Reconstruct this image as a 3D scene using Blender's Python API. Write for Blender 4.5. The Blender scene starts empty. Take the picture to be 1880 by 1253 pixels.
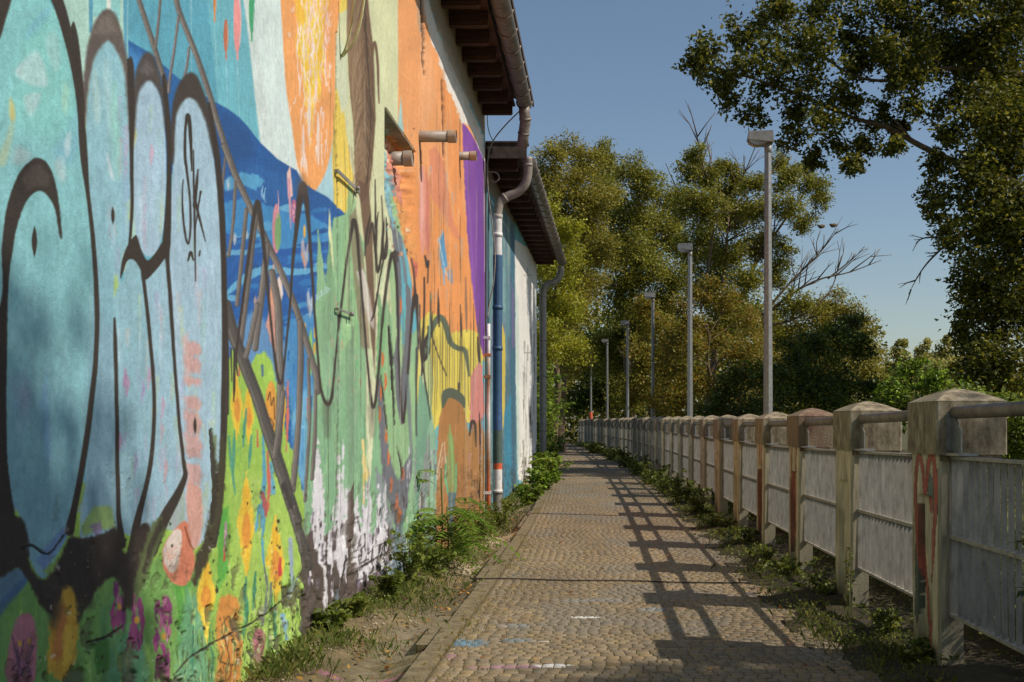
import bpy, math, random
import numpy as np
from mathutils import Vector, Matrix

# ------------------------------------------------------------------ camera, sky, sun, exposure
S = bpy.context.scene
C = S.collection
FPX, VPU, VPV, CAMZ = 2000.0, 1100.0, 775.0, 1.2       # focal length in photo pixels, vanishing point, eye height
cam_d = bpy.data.cameras.new("camera")
cam = bpy.data.objects.new("camera", cam_d)
C.objects.link(cam)
cam.location = (0, 0, CAMZ)
cam.rotation_euler = (math.radians(90), 0, 0)
cam_d.sensor_width = 36
cam_d.lens = FPX * 36 / 1880
cam_d.shift_x = (940 - VPU) / 1880
cam_d.shift_y = (VPV - 626.5) / 1880
cam_d.clip_end = 2000
S.camera = cam

SUN_EL, SUN_AZ = math.radians(44.0), math.radians(16.0)   # azimuth turned from +X towards -Y
sun_vec = Vector((math.cos(SUN_AZ) * math.cos(SUN_EL), -math.sin(SUN_AZ) * math.cos(SUN_EL), math.sin(SUN_EL)))
W = bpy.data.worlds.new("World")
S.world = W
W.use_nodes = True
wn = W.node_tree.nodes
sky = wn.new("ShaderNodeTexSky")
sky.sky_type = 'NISHITA'
sky.sun_disc = False
sky.sun_elevation = SUN_EL
sky.sun_rotation = math.atan2(sun_vec.x, sun_vec.y)
sky.air_density = 1.1
sky.dust_density = 0.8
sky.ozone_density = 1.6
bg = wn["Background"]
bg.inputs[1].default_value = 0.098
W.node_tree.links.new(sky.outputs[0], bg.inputs[0])
sl = bpy.data.lights.new("sun", 'SUN')
sl.energy = 4.3
sl.angle = math.radians(0.5)
sl.color = (1.0, 0.91, 0.79)
sun = bpy.data.objects.new("sun", sl)
C.objects.link(sun)
sun.rotation_euler = sun_vec.to_track_quat('Z', 'Y').to_euler()
sun.location = (30, -5, 30)
S.view_settings.view_transform = 'Standard'
S.view_settings.look = 'None'
S.view_settings.exposure = 0.0
S.view_settings.gamma = 1
S.cycles.use_denoising = True
S.cycles.max_bounces = 6
S.cycles.transparent_max_bounces = 8

# ------------------------------------------------------------------ helpers
def lin(c):
    c = np.asarray(c, dtype=np.float32)
    return np.where(c <= 0.04045, c / 12.92, ((c + 0.055) / 1.055) ** 2.4)

def hx(h):
    return np.array([int(h[i:i + 2], 16) / 255 for i in (0, 2, 4)], dtype=np.float32)

def hl(h, k=1.0):
    return tuple(float(x) * k for x in lin(hx(h)))

def at(u, v, Y):
    return Vector(((u - VPU) / FPX * Y, Y, CAMZ + (VPV - v) / FPX * Y))

_T = np.random.RandomState(7).rand(256, 256).astype(np.float32)
def vnoise(x, y, s=0):
    x = np.asarray(x, dtype=np.float32) + s * 17.31; y = np.asarray(y, dtype=np.float32) + s * 5.77
    xi = np.floor(x).astype(np.int32); yi = np.floor(y).astype(np.int32)
    fx = x - xi; fy = y - yi
    fx = fx * fx * (3 - 2 * fx); fy = fy * fy * (3 - 2 * fy)
    a = _T[yi & 255, xi & 255]; b = _T[yi & 255, (xi + 1) & 255]
    c = _T[(yi + 1) & 255, xi & 255]; d = _T[(yi + 1) & 255, (xi + 1) & 255]
    return (a * (1 - fx) + b * fx) * (1 - fy) + (c * (1 - fx) + d * fx) * fy

def fbm(x, y, s=0, o=4):
    t = 0; a = 0.5; n = 0
    for k in range(o):
        t = t + a * vnoise(x * 2 ** k, y * 2 ** k, s + k * 3); n += a; a *= 0.55
    return t / n

def sstep(a, b, x):
    t = np.clip((x - a) / (b - a), 0, 1)
    return t * t * (3 - 2 * t)

def tag(o, label=None, cat=None, group=None, kind=None):
    if label: o["label"] = label
    if cat: o["category"] = cat
    if group: o["group"] = group
    if kind: o["kind"] = kind
    return o

def empty(name, loc=(0, 0, 0), rz=0.0):
    o = bpy.data.objects.new(name, None)
    o.empty_display_size = 0.2
    o.location = loc; o.rotation_euler = (0, 0, rz)
    C.objects.link(o)
    return o

def link(name, me, mat, parent=None):
    if mat is not None and len(me.materials) == 0: me.materials.append(mat)
    o = bpy.data.objects.new(name, me)
    C.objects.link(o)
    if parent is not None: o.parent = parent
    return o

def copy_tree(o, parent=None):
    c = o.copy(); C.objects.link(c); c.parent = parent
    for ch in list(o.children): copy_tree(ch, c)
    return c

def np_mesh(name, V, F, col=None, smooth=False):
    """V (n,3), F (m,k) index array with constant k"""
    V = np.asarray(V, dtype=np.float32); F = np.asarray(F, dtype=np.int32)
    me = bpy.data.meshes.new(name)
    m, k = F.shape
    me.vertices.add(len(V)); me.vertices.foreach_set("co", V.ravel())
    me.loops.add(m * k); me.loops.foreach_set("vertex_index", F.ravel())
    me.polygons.add(m); me.polygons.foreach_set("loop_start", np.arange(0, m * k, k, dtype=np.int32))
    if smooth: me.polygons.foreach_set("use_smooth", np.ones(m, dtype=bool))
    me.update(calc_edges=True)
    if col is not None:
        a = me.color_attributes.new("col", 'FLOAT_COLOR', 'POINT')
        c4 = np.ones((len(V), 4), dtype=np.float32); c4[:, :3] = col
        a.data.foreach_set("color", c4.ravel())
    return me

class MB:
    """collects boxes, prisms, tubes into one mesh"""
    def __init__(s): s.v = []; s.f = []; s.sm = []
    def add(s, vs, fs, smooth=False):
        b = len(s.v); s.v += [tuple(p) for p in vs]
        for f in fs: s.f.append(tuple(b + i for i in f)); s.sm.append(smooth)
    def box(s, x0, x1, y0, y1, z0, z1, M=None, bev=0.0):
        if bev > 0:
            b = bev
            prof = [(x0 + b, y0), (x1 - b, y0), (x1, y0 + b), (x1, y1 - b), (x1 - b, y1), (x0 + b, y1), (x0, y1 - b), (x0, y0 + b)]
            s.prism(prof, z0, z1, M); return
        vs = [Vector(p) for p in ((x0, y0, z0), (x1, y0, z0), (x1, y1, z0), (x0, y1, z0), (x0, y0, z1), (x1, y0, z1), (x1, y1, z1), (x0, y1, z1))]
        if M is not None: vs = [M @ p for p in vs]
        s.add(vs, [(3, 2, 1, 0), (4, 5, 6, 7), (0, 1, 5, 4), (1, 2, 6, 5), (2, 3, 7, 6), (3, 0, 4, 7)])
    def prism(s, prof, z0, z1, M=None):
        n = len(prof)
        vs = [Vector((x, y, z0)) for x, y in prof] + [Vector((x, y, z1)) for x, y in prof]
        if M is not None: vs = [M @ p for p in vs]
        s.add(vs, [tuple(range(n - 1, -1, -1)), tuple(range(n, 2 * n))] + [(i, (i + 1) % n, n + (i + 1) % n, n + i) for i in range(n)])
    def tube(s, pts, r, n=10, caps=True, smooth=True):
        pts = [Vector(p) for p in pts]
        rs = r if isinstance(r, (list, tuple)) else [r] * len(pts)
        base = len(s.v); up = None
        for i, p in enumerate(pts):
            d = (pts[min(i + 1, len(pts) - 1)] - pts[max(i - 1, 0)])
            if d.length < 1e-9: d = Vector((0, 0, 1))
            d.normalize()
            if up is None:
                up = d.orthogonal().normalized()
            else:
                up = (up - d * up.dot(d))
                up = up.normalized() if up.length > 1e-6 else d.orthogonal().normalized()
            w = d.cross(up)
            for k in range(n):
                a = 2 * math.pi * k / n
                s.v.append(tuple(p + (up * math.cos(a) + w * math.sin(a)) * rs[i]))
        for i in range(len(pts) - 1):
            for k in range(n):
                s.f.append((base + i * n + k, base + i * n + (k + 1) % n, base + (i + 1) * n + (k + 1) % n, base + (i + 1) * n + k)); s.sm.append(smooth)
        if caps:
            s.f.append(tuple(base + k for k in range(n - 1, -1, -1))); s.sm.append(False)
            s.f.append(tuple(base + (len(pts) - 1) * n + k for k in range(n))); s.sm.append(False)
    def mesh(s, name):
        me = bpy.data.meshes.new(name)
        me.from_pydata(s.v, [], s.f)
        me.polygons.foreach_set("use_smooth", s.sm)
        me.update()
        return me
    def build(s, name, mat, parent=None):
        return link(name, s.mesh(name), mat, parent)

def spline(pts, n=6):
    """Catmull-Rom through points of any dimension"""
    P = [np.asarray(p, dtype=np.float64) for p in pts]
    if len(P) < 3: 
        return [P[0] + (P[-1] - P[0]) * t for t in np.linspace(0, 1, n + 1)]
    out = []
    for i in range(len(P) - 1):
        p0 = P[i - 1] if i else 2 * P[0] - P[1]; p1 = P[i]; p2 = P[i + 1]
        p3 = P[i + 2] if i + 2 < len(P) else 2 * P[-1] - P[-2]
        for k in range(n):
            t = k / n
            out.append(0.5 * ((2 * p1) + (-p0 + p2) * t + (2 * p0 - 5 * p1 + 4 * p2 - p3) * t * t + (-p0 + 3 * p1 - 3 * p2 + p3) * t ** 3))
    out.append(P[-1])
    return out

# ------------------------------------------------------------------ materials
def mat_new(name):
    m = bpy.data.materials.new(name); m.use_nodes = True
    nt = m.node_tree
    return m, nt, nt.nodes["Principled BSDF"]

def noise_node(nt, scale, detail=5, rough=0.6, vec=None, sc=None):
    tc = nt.nodes.new("ShaderNodeTexCoord")
    n = nt.nodes.new("ShaderNodeTexNoise")
    n.inputs["Scale"].default_value = scale; n.inputs["Detail"].default_value = detail; n.inputs["Roughness"].default_value = rough
    if sc:
        mp = nt.nodes.new("ShaderNodeMapping"); mp.inputs["Scale"].default_value = sc
        nt.links.new(tc.outputs["Object"], mp.inputs[0]); nt.links.new(mp.outputs[0], n.inputs["Vector"])
    else:
        nt.links.new(tc.outputs["Object"], n.inputs["Vector"])
    return n

def ramp(nt, src, stops):
    r = nt.nodes.new("ShaderNodeValToRGB")
    e = r.color_ramp.elements
    while len(e) < len(stops): e.new(0.5)
    for i, (p, c) in enumerate(stops):
        e[i].position = p; e[i].color = (c[0], c[1], c[2], 1)
    nt.links.new(src, r.inputs[0])
    return r

def bump(nt, b, src, strength, dist=0.01):
    n = nt.nodes.new("ShaderNodeBump")
    n.inputs["Strength"].default_value = strength; n.inputs["Distance"].default_value = dist
    nt.links.new(src, n.inputs["Height"]); nt.links.new(n.outputs[0], b.inputs["Normal"])
    return n

def mat_noise(name, stops, scale=8, rough=0.85, bmp=0.3, bscale=60, metal=0.0, sc=None, bd=0.01, detail=6):
    m, nt, b = mat_new(name)
    n = noise_node(nt, scale, detail, 0.65, sc=sc)
    r = ramp(nt, n.outputs[0], stops)
    nt.links.new(r.outputs[0], b.inputs["Base Color"])
    b.inputs["Roughness"].default_value = rough; b.inputs["Metallic"].default_value = metal
    if bmp:
        n2 = noise_node(nt, bscale, 4, 0.6)
        bump(nt, b, n2.outputs[0], bmp, bd)
    return m

def mat_attr(name, rough=0.8, bmp=0.3, bscale=60, var=0.25, vscale=20, bd=0.005, vsc=None):
    m, nt, b = mat_new(name)
    a = nt.nodes.new("ShaderNodeAttribute"); a.attribute_name = "col"
    n = noise_node(nt, vscale, 6, 0.7, sc=vsc)
    mr = nt.nodes.new("ShaderNodeMapRange")
    mr.inputs[1].default_value = 0.3; mr.inputs[2].default_value = 0.7
    mr.inputs[3].default_value = 1 - var; mr.inputs[4].default_value = 1 + var * 0.4
    nt.links.new(n.outputs[0], mr.inputs[0])
    mx = nt.nodes.new("ShaderNodeMix"); mx.data_type = 'RGBA'; mx.blend_type = 'MULTIPLY'; mx.inputs[0].default_value = 1
    nt.links.new(a.outputs["Color"], mx.inputs[6]); nt.links.new(mr.outputs[0], mx.inputs[7])
    nt.links.new(mx.outputs[2], b.inputs["Base Color"])
    b.inputs["Roughness"].default_value = rough
    if bmp:
        n2 = noise_node(nt, bscale, 5, 0.7)
        bump(nt, b, n2.outputs[0], bmp, bd)
    return m

def mat_leaf(name, trans=0.35, rough=0.5):
    m, nt, b = mat_new(name)
    a = nt.nodes.new("ShaderNodeAttribute"); a.attribute_name = "col"
    nt.links.new(a.outputs["Color"], b.inputs["Base Color"])
    b.inputs["Roughness"].default_value = rough
    b.inputs["Specular IOR Level"].default_value = 0.35
    tr = nt.nodes.new("ShaderNodeBsdfTranslucent")
    hs = nt.nodes.new("ShaderNodeHueSaturation"); hs.inputs["Hue"].default_value = 0.485; hs.inputs["Value"].default_value = 1.5
    nt.links.new(a.outputs["Color"], hs.inputs["Color"]); nt.links.new(hs.outputs[0], tr.inputs[0])
    ms = nt.nodes.new("ShaderNodeMixShader"); ms.inputs[0].default_value = trans
    out = nt.nodes["Material Output"]
    nt.links.new(b.outputs[0], ms.inputs[1]); nt.links.new(tr.outputs[0], ms.inputs[2]); nt.links.new(ms.outputs[0], out.inputs[0])
    return m

M = {}
M['leaf'] = mat_leaf("leaf")
M['paint'] = mat_attr("painted plaster", 0.8, 0.6, 70, 0.22, 26, 0.007)
M['paint2'] = mat_attr("painted plaster far", 0.8, 0.3, 40, 0.2, 10, 0.006)
M['sett0'] = mat_attr("stone bits", 0.85, 0.5, 90, 0.45, 45, 0.004)
M['soil'] = mat_attr("verge soil", 0.95, 0.9, 30, 0.45, 22, 0.02)
M['postpaint'] = mat_attr("weathered post concrete", 0.9, 0.6, 70, 0.45, 18, 0.005, (1, 1, 0.18))
M['concrete'] = mat_noise("weathered concrete", [(0.3, hl('6a5f4a')), (0.5, hl('8d8068')), (0.7, hl('aa9c80'))], 7, 0.9, 0.6, 70, sc=(1, 1, 0.3))
M['cap'] = mat_noise("post cap concrete", [(0.32, hl('43392b')), (0.48, hl('85785f')), (0.68, hl('b3a68c'))], 14, 0.9, 0.3, 120, sc=(1, 1, .5), detail=12)
M['galv'] = mat_noise("galvanised steel", [(0.3, hl('7e7d7a')), (0.6, hl('9c9b98')), (0.75, hl('b4b2ae'))], 25, 0.42, 0.1, 90, metal=0.55)
M['grate'] = mat_noise("galvanised grating", [(0.3, hl('77736a')), (0.5, hl('99948a')), (0.7, hl('aea89c'))], 18, 0.55, 0.1, 90, metal=0.15, sc=(1, 1, .4))
M['rail'] = mat_noise("dull steel rail", [(0.3, hl('5e5850')), (0.55, hl('7d766b')), (0.75, hl('958e82'))], 14, 0.5, 0.2, 60, metal=0.45)
M['lamp'] = mat_noise("lamp grey paint", [(0.3, hl('77746c')), (0.6, hl('94918a'))], 10, 0.5, 0.1, 60, metal=0.2)
M['glass'] = mat_noise("lamp lens", [(0.3, hl('9a968a')), (0.6, hl('b5b1a4'))], 10, 0.25, 0, 60)
M['zinc'] = mat_noise("old zinc gutter", [(0.3, hl('5c544c')), (0.52, hl('847a70')), (0.75, hl('a2988c'))], 12, 0.5, 0.25, 30, metal=0.12)
M['stub'] = mat_noise("grey plastic pipe", [(0.3, hl('857a6e')), (0.55, hl('a0958a')), (0.75, hl('b4885c'))], 9, 0.5, 0.2, 30)
M['wood'] = mat_noise("old roof timber", [(0.3, hl('2a1c15')), (0.55, hl('4b3226')), (0.75, hl('6d4a38'))], 6, 0.85, 0.5, 40, sc=(1, 6, 6))
M['roof'] = mat_noise("roof sheet", [(0.3, hl('2b241f')), (0.55, hl('4a4038')), (0.75, hl('6a5d52'))], 9, 0.85, 0.4, 40)
M['bark'] = mat_noise("bark", [(0.3, hl('4a3c2c')), (0.55, hl('6d5b45')), (0.75, hl('8a7860'))], 14, 0.9, 0.8, 40, sc=(1, 1, 0.3))
M['dead'] = mat_noise("grey dead wood", [(0.3, hl('6b5c4c')), (0.6, hl('94836e'))], 14, 0.9, 0.3, 40)
M['cable'] = mat_noise("grey cable", [(0.3, hl('6d675c')), (0.6, hl('938c7c'))], 20, 0.6, 0, 60)
M['black'] = mat_noise("black rubber", [(0.3, hl('1e1b18')), (0.6, hl('322d28'))], 20, 0.7, 0, 60)
M['plaster'] = mat_noise("bare render", [(0.3, hl('6e6352')), (0.55, hl('8f8470')), (0.75, hl('a69a84'))], 4, 0.95, 0.7, 35, sc=(1, 1, 0.4), bd=0.02)
# ------------------------------------------------------------------ the painting on the two walls
# pigment canvas of the flat wall, laid out in the wall's own (along, up) chart
CX0, CY0, CW, CH = -60, -60, 1080, 1370
A = np.zeros((CH, CW, 3), dtype=np.float32); A[:] = hx('9fb6ab')
D = np.zeros((CH, CW), dtype=np.float32)                  # relief, metres inwards
gy, gx = np.mgrid[0:CH, 0:CW].astype(np.float32); gx += CX0; gy += CY0
NF = fbm(gx / 5, gy / 9, 1) - 0.5                         # edge wobble
NS = fbm(gx / 3.0, gy / 60, 2)                            # vertical brush streaks
NB = fbm(gx / 26, gy / 50, 3)                             # blotches
rng = random.Random(5)

class Canvas: pass
CV = Canvas(); CV.A = A; CV.x0 = CX0; CV.y0 = CY0; CV.gx = gx; CV.gy = gy; CV.NF = NF; CV.NS = NS

def pts_of(s): return [tuple(float(t) for t in p.split(',')) for p in s.split()]

def _win(xs, ys, pad):
    h, w = CV.gx.shape
    x0 = max(0, int(min(xs) - pad - CV.x0)); x1 = min(w, int(max(xs) + pad - CV.x0) + 2)
    y0 = max(0, int(min(ys) - pad - CV.y0)); y1 = min(h, int(max(ys) + pad - CV.y0) + 2)
    return (slice(y0, y1), slice(x0, x1)) if x1 > x0 and y1 > y0 else None

def _blend(w, m, col, op, streak, target=None):
    if streak > 0: m = m * sstep(streak - 0.18, streak + 0.12, CV.NS[w])
    m = (m * op)
    if target is not None:
        target[w] = np.maximum(target[w], m * col) if not isinstance(col, np.ndarray) else target[w]
        return
    CV.A[w] = CV.A[w] * (1 - m[..., None]) + col * m[..., None]

def P(col, pts, soft=1.2, smooth=False, op=1.0, rough=0.0, streak=0.0, col2=None):
    """filled shape; col2 = second pigment towards its lower end"""
    p = pts_of(pts) if isinstance(pts, str) else pts
    if smooth:
        q = spline([p[-1]] + list(p) + [p[0], p[1]], 5); p = q[5:-5]
    xs = [a[0] for a in p]; ys = [a[1] for a in p]
    w = _win(xs, ys, soft + rough + 2)
    if w is None: return
    X = CV.gx[w]; Y = CV.gy[w]
    ins = np.zeros(X.shape, dtype=bool); d2 = np.full(X.shape, 1e9, dtype=np.float32)
    for i in range(len(p)):
        x1, y1 = float(p[i][0]), float(p[i][1]); x2, y2 = float(p[(i + 1) % len(p)][0]), float(p[(i + 1) % len(p)][1])
        dx, dy = x2 - x1, y2 - y1; L = dx * dx + dy * dy + 1e-9
        t = np.clip(((X - x1) * dx + (Y - y1) * dy) / L, 0, 1)
        d2 = np.minimum(d2, (X - x1 - t * dx) ** 2 + (Y - y1 - t * dy) ** 2)
        if abs(dy) > 1e-9:
            ins ^= ((y1 > Y) != (y2 > Y)) & (X < dx * (Y - y1) / dy + x1)
    sd = np.sqrt(d2); sd = np.where(ins, sd, -sd)
    if rough: sd = sd + CV.NF[w] * 2 * rough
    m = np.clip(0.5 + sd / soft, 0, 1)
    c = hx(col)
    if col2 is not None:
        t = np.clip((Y - min(ys)) / max(1, max(ys) - min(ys)), 0, 1)[..., None]
        c = c * (1 - t) + hx(col2) * t
    if streak > 0: m = m * sstep(streak - 0.18, streak + 0.12, CV.NS[w])
    m = (m * op)[..., None]
    CV.A[w] = CV.A[w] * (1 - m) + c * m

def L(col, pts, soft=1.5, smooth=True, op=1.0, rough=0.0, streak=0.0, relief=0.0, wk=1.0):
    """brush or spray stroke through x,y,width points"""
    p = pts_of(pts) if isinstance(pts, str) else pts
    if smooth and len(p) > 2: p = spline(p, 5)
    xs = [a[0] for a in p]; ys = [a[1] for a in p]; mw = max(a[2] for a in p) * wk / 2
    w = _win(xs, ys, mw + soft + rough + 2)
    if w is None: return
    X = CV.gx[w]; Y = CV.gy[w]; sd = np.full(X.shape, -1e9, dtype=np.float32)
    for i in range(len(p) - 1):
        x1, y1, r1 = (float(t) for t in p[i][:3]); x2, y2, r2 = (float(t) for t in p[i + 1][:3])
        r1 *= wk / 2; r2 *= wk / 2
        dx, dy = x2 - x1, y2 - y1; Q = dx * dx + dy * dy + 1e-9
        t = np.clip(((X - x1) * dx + (Y - y1) * dy) / Q, 0, 1)
        sd = np.maximum(sd, r1 + (r2 - r1) * t - np.sqrt((X - x1 - t * dx) ** 2 + (Y - y1 - t * dy) ** 2))
    if rough: sd = sd + CV.NF[w] * 2 * rough
    m = np.clip(0.5 + sd / soft, 0, 1)
    if streak > 0: m = m * sstep(streak - 0.18, streak + 0.12, CV.NS[w])
    if relief:
        D[w] = np.maximum(D[w], m * relief) if relief > 0 else np.minimum(D[w], m * relief)
    if col is None: return
    m = (m * op)[..., None]
    CV.A[w] = CV.A[w] * (1 - m) + hx(col) * m

def E(col, cx, cy, rx, ry, soft=1.5, n=18, **k):
    P(col, [(cx + rx * math.cos(2 * math.pi * i / n), cy + ry * math.sin(2 * math.pi * i / n)) for i in range(n)], soft, **k)

def lens(col, cx, cy, rx, ry, **k):
    P(col, [(cx, cy - ry), (cx + rx * .8, cy - ry * .45), (cx + rx, cy), (cx + rx * .8, cy + ry * .45), (cx, cy + ry),
            (cx - rx * .8, cy + ry * .45), (cx - rx, cy), (cx - rx * .8, cy - ry * .45)], **k)

# ---- sky, rays and sun
P('63b6ca', "-60,-60 1010,-60 1010,900 -60,900")
P('58aac4', "225,-60 372,-60 404,215 400,300 225,300", 2)
P('6cbccd', "372,-60 445,-60 485,270 470,300 404,215", 2)
P('dcf0ee', "440,-60 530,-60 540,240 560,345 480,266 455,60", 1.5)
P('d4e2df', "447,0 458,0 500,240 515,300 480,266", 6, op=.6)
P('a9d4e0', "600,230 620,250 622,400 560,350 575,330", 1.5)
P('d7dcae', "612,-60 735,-60 735,900 640,900 617,300", 1.2)
P('f2d457', "618,130 632,200 644,300 650,330 640,420 612,385 610,300 612,237", 1.5)
P('f4d95a', "612,-60 650,-60 648,5 630,22 614,28", 1.5)
P('d9e2c0', "617,60 634,90 640,190 628,210 617,150", 2)
P('fbab62', "512,-60 617,-60 617,85 613,237 604,296 587,338 571,356 558,336 545,296 537,237 526,169 520,85 516,0", 1.5, True)
P('fdc53f', "540,-60 594,-60 592,110 588,165 578,196 566,190 555,140 548,60", 4, True, rough=3)
for i in range(150):
    x = rng.gauss(570, 15); k = max(0, 1 - abs(x - 570) / 42); y = rng.uniform(-70, 60 + 150 * k)
    if x < 530 or x > 610: continue
    h = rng.uniform(25, 80); a = rng.uniform(.8, 2.6); ph = rng.uniform(0, 6); c = rng.choice(['fdeae2', 'fbe0da', 'fdeee8', 'ffd93c', 'ffdf50', 'fbd0c4'])
    L(c, [(x + a * math.sin(ph + t * .9), y + h * t / 7, (.5, 1.4, 2.4, 1.2, 2.6, 2.0, 1.2, .5)[t] * rng.uniform(.7, 1.2)) for t in range(8)], 1)
for i in range(16):
    x = rng.choice((rng.uniform(529, 540), rng.uniform(598, 608))); y = rng.uniform(-20, 200); r_ = rng.uniform(3, 6)
    L('fde3d6', [(x + r_ * .4 * math.cos(t), y + r_ * 2 * math.sin(t), 1.2) for t in np.linspace(0, rng.uniform(2, 5), 6)], 1)
for i in range(26):
    x = rng.uniform(545, 600); y = rng.uniform(190, 300); 
    L('fbe0d0', f"{x},{y},{rng.uniform(.8,3.5)} {x+rng.uniform(-3,3)},{y+rng.uniform(10,45)},0.6", 1)
E('f7e3d8', 568, 210, 3, 40, 2); E('f7e3d8', 584, 255, 2.5, 50, 2); E('f7dcd0', 557, 268, 2.5, 40, 2)
# ---- balloons
for (x, y, rx, ry, c) in ((393, -2, 3.5, 30, 'e08a45'), (415, 66, 5, 31, 'c96e48'), (436, 38, 7, 60, 'f49a98'), (462, 22, 5, 42, '3fae72'), (465, -20, 4, 30, '44b080')):
    E(c, x, y, rx, ry, 1.2); P(c, f"{x-1.5},{y+ry-3} {x+1.5},{y+ry-3} {x+2},{y+ry+13} {x-1},{y+ry+13}", 1)
    L('cfe6ea', f"{x+rx*.5},{y-ry*.7},1.2 {x+rx*.85},{y},1.2 {x+rx*.5},{y+ry*.7},1", 1, op=.7)
    L('c4e0e6', f"{x},{y+ry+12},.9 {x+2},{y+ry+60},.9 {x+4},{y+ry+115},.7", 1, op=.7)
L('bfe0e6', "350,-10,1 351,60,1 352,130,1", 1, op=.7)
# ---- hills and waves
P('1f63a8', "225,66 233,72 270,94 327,144 398,190 400,320 225,320", 2)
P('3f8fcf', "233,86 262,104 280,150 250,220 233,200", 14, op=.8)
P('1a58a0', "396,188 418,200 440,216 455,232 480,263 510,292 545,313 556,335 575,348 600,362 632,392 640,470 640,900 405,900 400,300", 1.5)
P('174a86', "398,200 430,215 462,250 470,285 430,300 405,290", 14, op=.6)
P('2a6cb4', "470,300 540,330 560,420 480,400 410,350 410,330", 10, op=.5)
P('4f9fd0', "412,330 440,318 478,322 486,334 470,350 445,340 412,352", 3, rough=4)
P('1d5fae', "405,360 640,400 640,720 405,720", 8)
P('3a8ccb', "408,372 450,364 520,386 570,395 632,432 636,470 560,460 470,440 408,425", 3, rough=4)
for i in range(46):
    x = rng.uniform(405, 610); y = rng.uniform(375, 650); w = rng.uniform(22, 70); th = rng.uniform(5, 15)
    c = rng.choice(['57a8da', '3f92cf', '2a78c0', '1c5cab', '174f98', '6bb4de', '2f83c8'])
    s = rng.uniform(-.05, .55) * (1 - (x - 405) / 330)
    L(c, [(x, y, th * .3), (x + w * .3, y - w * s * .5, th), (x + w * .7, y - w * s * .72, th), (x + w, y - w * s * .6, th * .3)], 2, rough=2.5, op=.9)
L('1b5aac', "412,520,5 440,492,14 480,470,16 540,462,12 600,455,6", 2, rough=2)
L('63b0dc', "412,545,5 445,515,14 490,495,14 545,500,12 600,490,8", 2, rough=2)
L('1a56a6', "412,585,5 445,552,14 500,538,12 560,545,12 618,530,6", 2, rough=2)
P('8fb9dc', "415,610 470,570 500,610 545,640 520,740 470,680 420,670", 12, rough=8, op=.6)
P('4a97d2', "520,600 600,560 622,640 612,760 580,860 548,900 535,840 530,720", 6, rough=6, op=.85)
P('7fc0e4', "535,760 570,700 590,720 578,900 556,900 540,850", 6, rough=5, op=.7, streak=.45)
for i in range(20):
    x = rng.uniform(528, 590); y = rng.uniform(640, 830)
    L(rng.choice(['d9705c', '2a7fc4', '8fd0ec', '1f6ab4', '6b63b0']), f"{x},{y},{rng.uniform(2,6)} {x+rng.uniform(-4,4)},{y+rng.uniform(14,50)},1", 1.5, rough=1.5)
# ---- lime meadow
P('a3cf52', "405,690 418,662 428,640 440,655 455,690 470,652 486,646 500,662 512,720 526,800 545,850 556,905 566,1000 556,1060 560,1130 540,1200 500,1310 -60,1310 -60,940 200,940 330,980 398,1000", 3, rough=3)
P('8cc244', "400,760 425,700 440,800 450,900 430,1000 400,980", 14, op=.5)
P('b9dc68', "415,860 520,880 555,1050 545,1200 500,1253 440,1253 430,1000", 20, op=.5)
P('7aae54', "-60,1000 90,1050 200,1060 300,1020 390,1050 400,1310 -60,1310", 12, rough=6)
P('699a4c', "-60,1080 110,1080 170,1310 -60,1310", 16, op=.7)
P('57a53c', "318,1020 352,1040 352,1150 330,1190 322,1120", 6, rough=4); P('57b040', "398,940 418,930 420,1050 402,1080", 6, rough=3)
P('6fae8a', "340,1080 372,1100 380,1253 320,1290 330,1180", 10, rough=8, op=.8); P('5d9f80', "200,1200 260,1130 275,1310 200,1310", 12, rough=8, op=.8)
P('4e8a58', "180,1120 240,1060 262,1100 250,1310 190,1310", 10, rough=8, op=.6)
P('3c7a2a', "172,1178 198,1165 202,1230 175,1240", 4, rough=2, op=.9)
for i in range(90):
    x = rng.uniform(0, 545); y = rng.uniform(1010, 1240)
    if x > 400: y = rng.uniform(700, 1230)
    c = rng.choice(['8cc444', 'b8de6e', '6fae3e', '4d9a62', '5fa36a', '93c64c', 'c4e27a'])
    L(c, f"{x},{y},{rng.uniform(2,8)} {x+rng.uniform(-6,6)},{y+rng.uniform(20,80)},1.5", 4, rough=3, op=.55, streak=.42)
# daffodils and other flowers of the meadow
def daff(x, y, rx, ry, c='f3cf3a'):
    P(c, [(x + (rx * (1 if k % 2 else .55)) * math.sin(k * math.pi / 6), y - (ry * (1 if k % 2 == 0 else .6)) * math.cos(k * math.pi / 6)) for k in range(12)], 2, rough=3)
    L('f0b428', f"{x},{y-ry*.7},{rx*.5} {x+1},{y+ry*.9},1", 2, rough=1.5, op=.7); E('e89b34', x + 1, y + ry * .1, rx * .45, ry * .35, 3, rough=2)
for q in ((434, 745, 12, 66), (456, 762, 11, 58), (452, 965, 18, 98), (506, 1030, 17, 84), (520, 745, 7, 46), (380, 1095, 18, 78), (116, 1170, 26, 84, 'd8a42c')): daff(*q)
L('f7dd4a', "380,1120,12 379,1160,7 378,1182,2", 2, rough=1); L('c0703a', "112,1130,16 104,1180,18 96,1230,10", 6, rough=3, op=.6)
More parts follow.
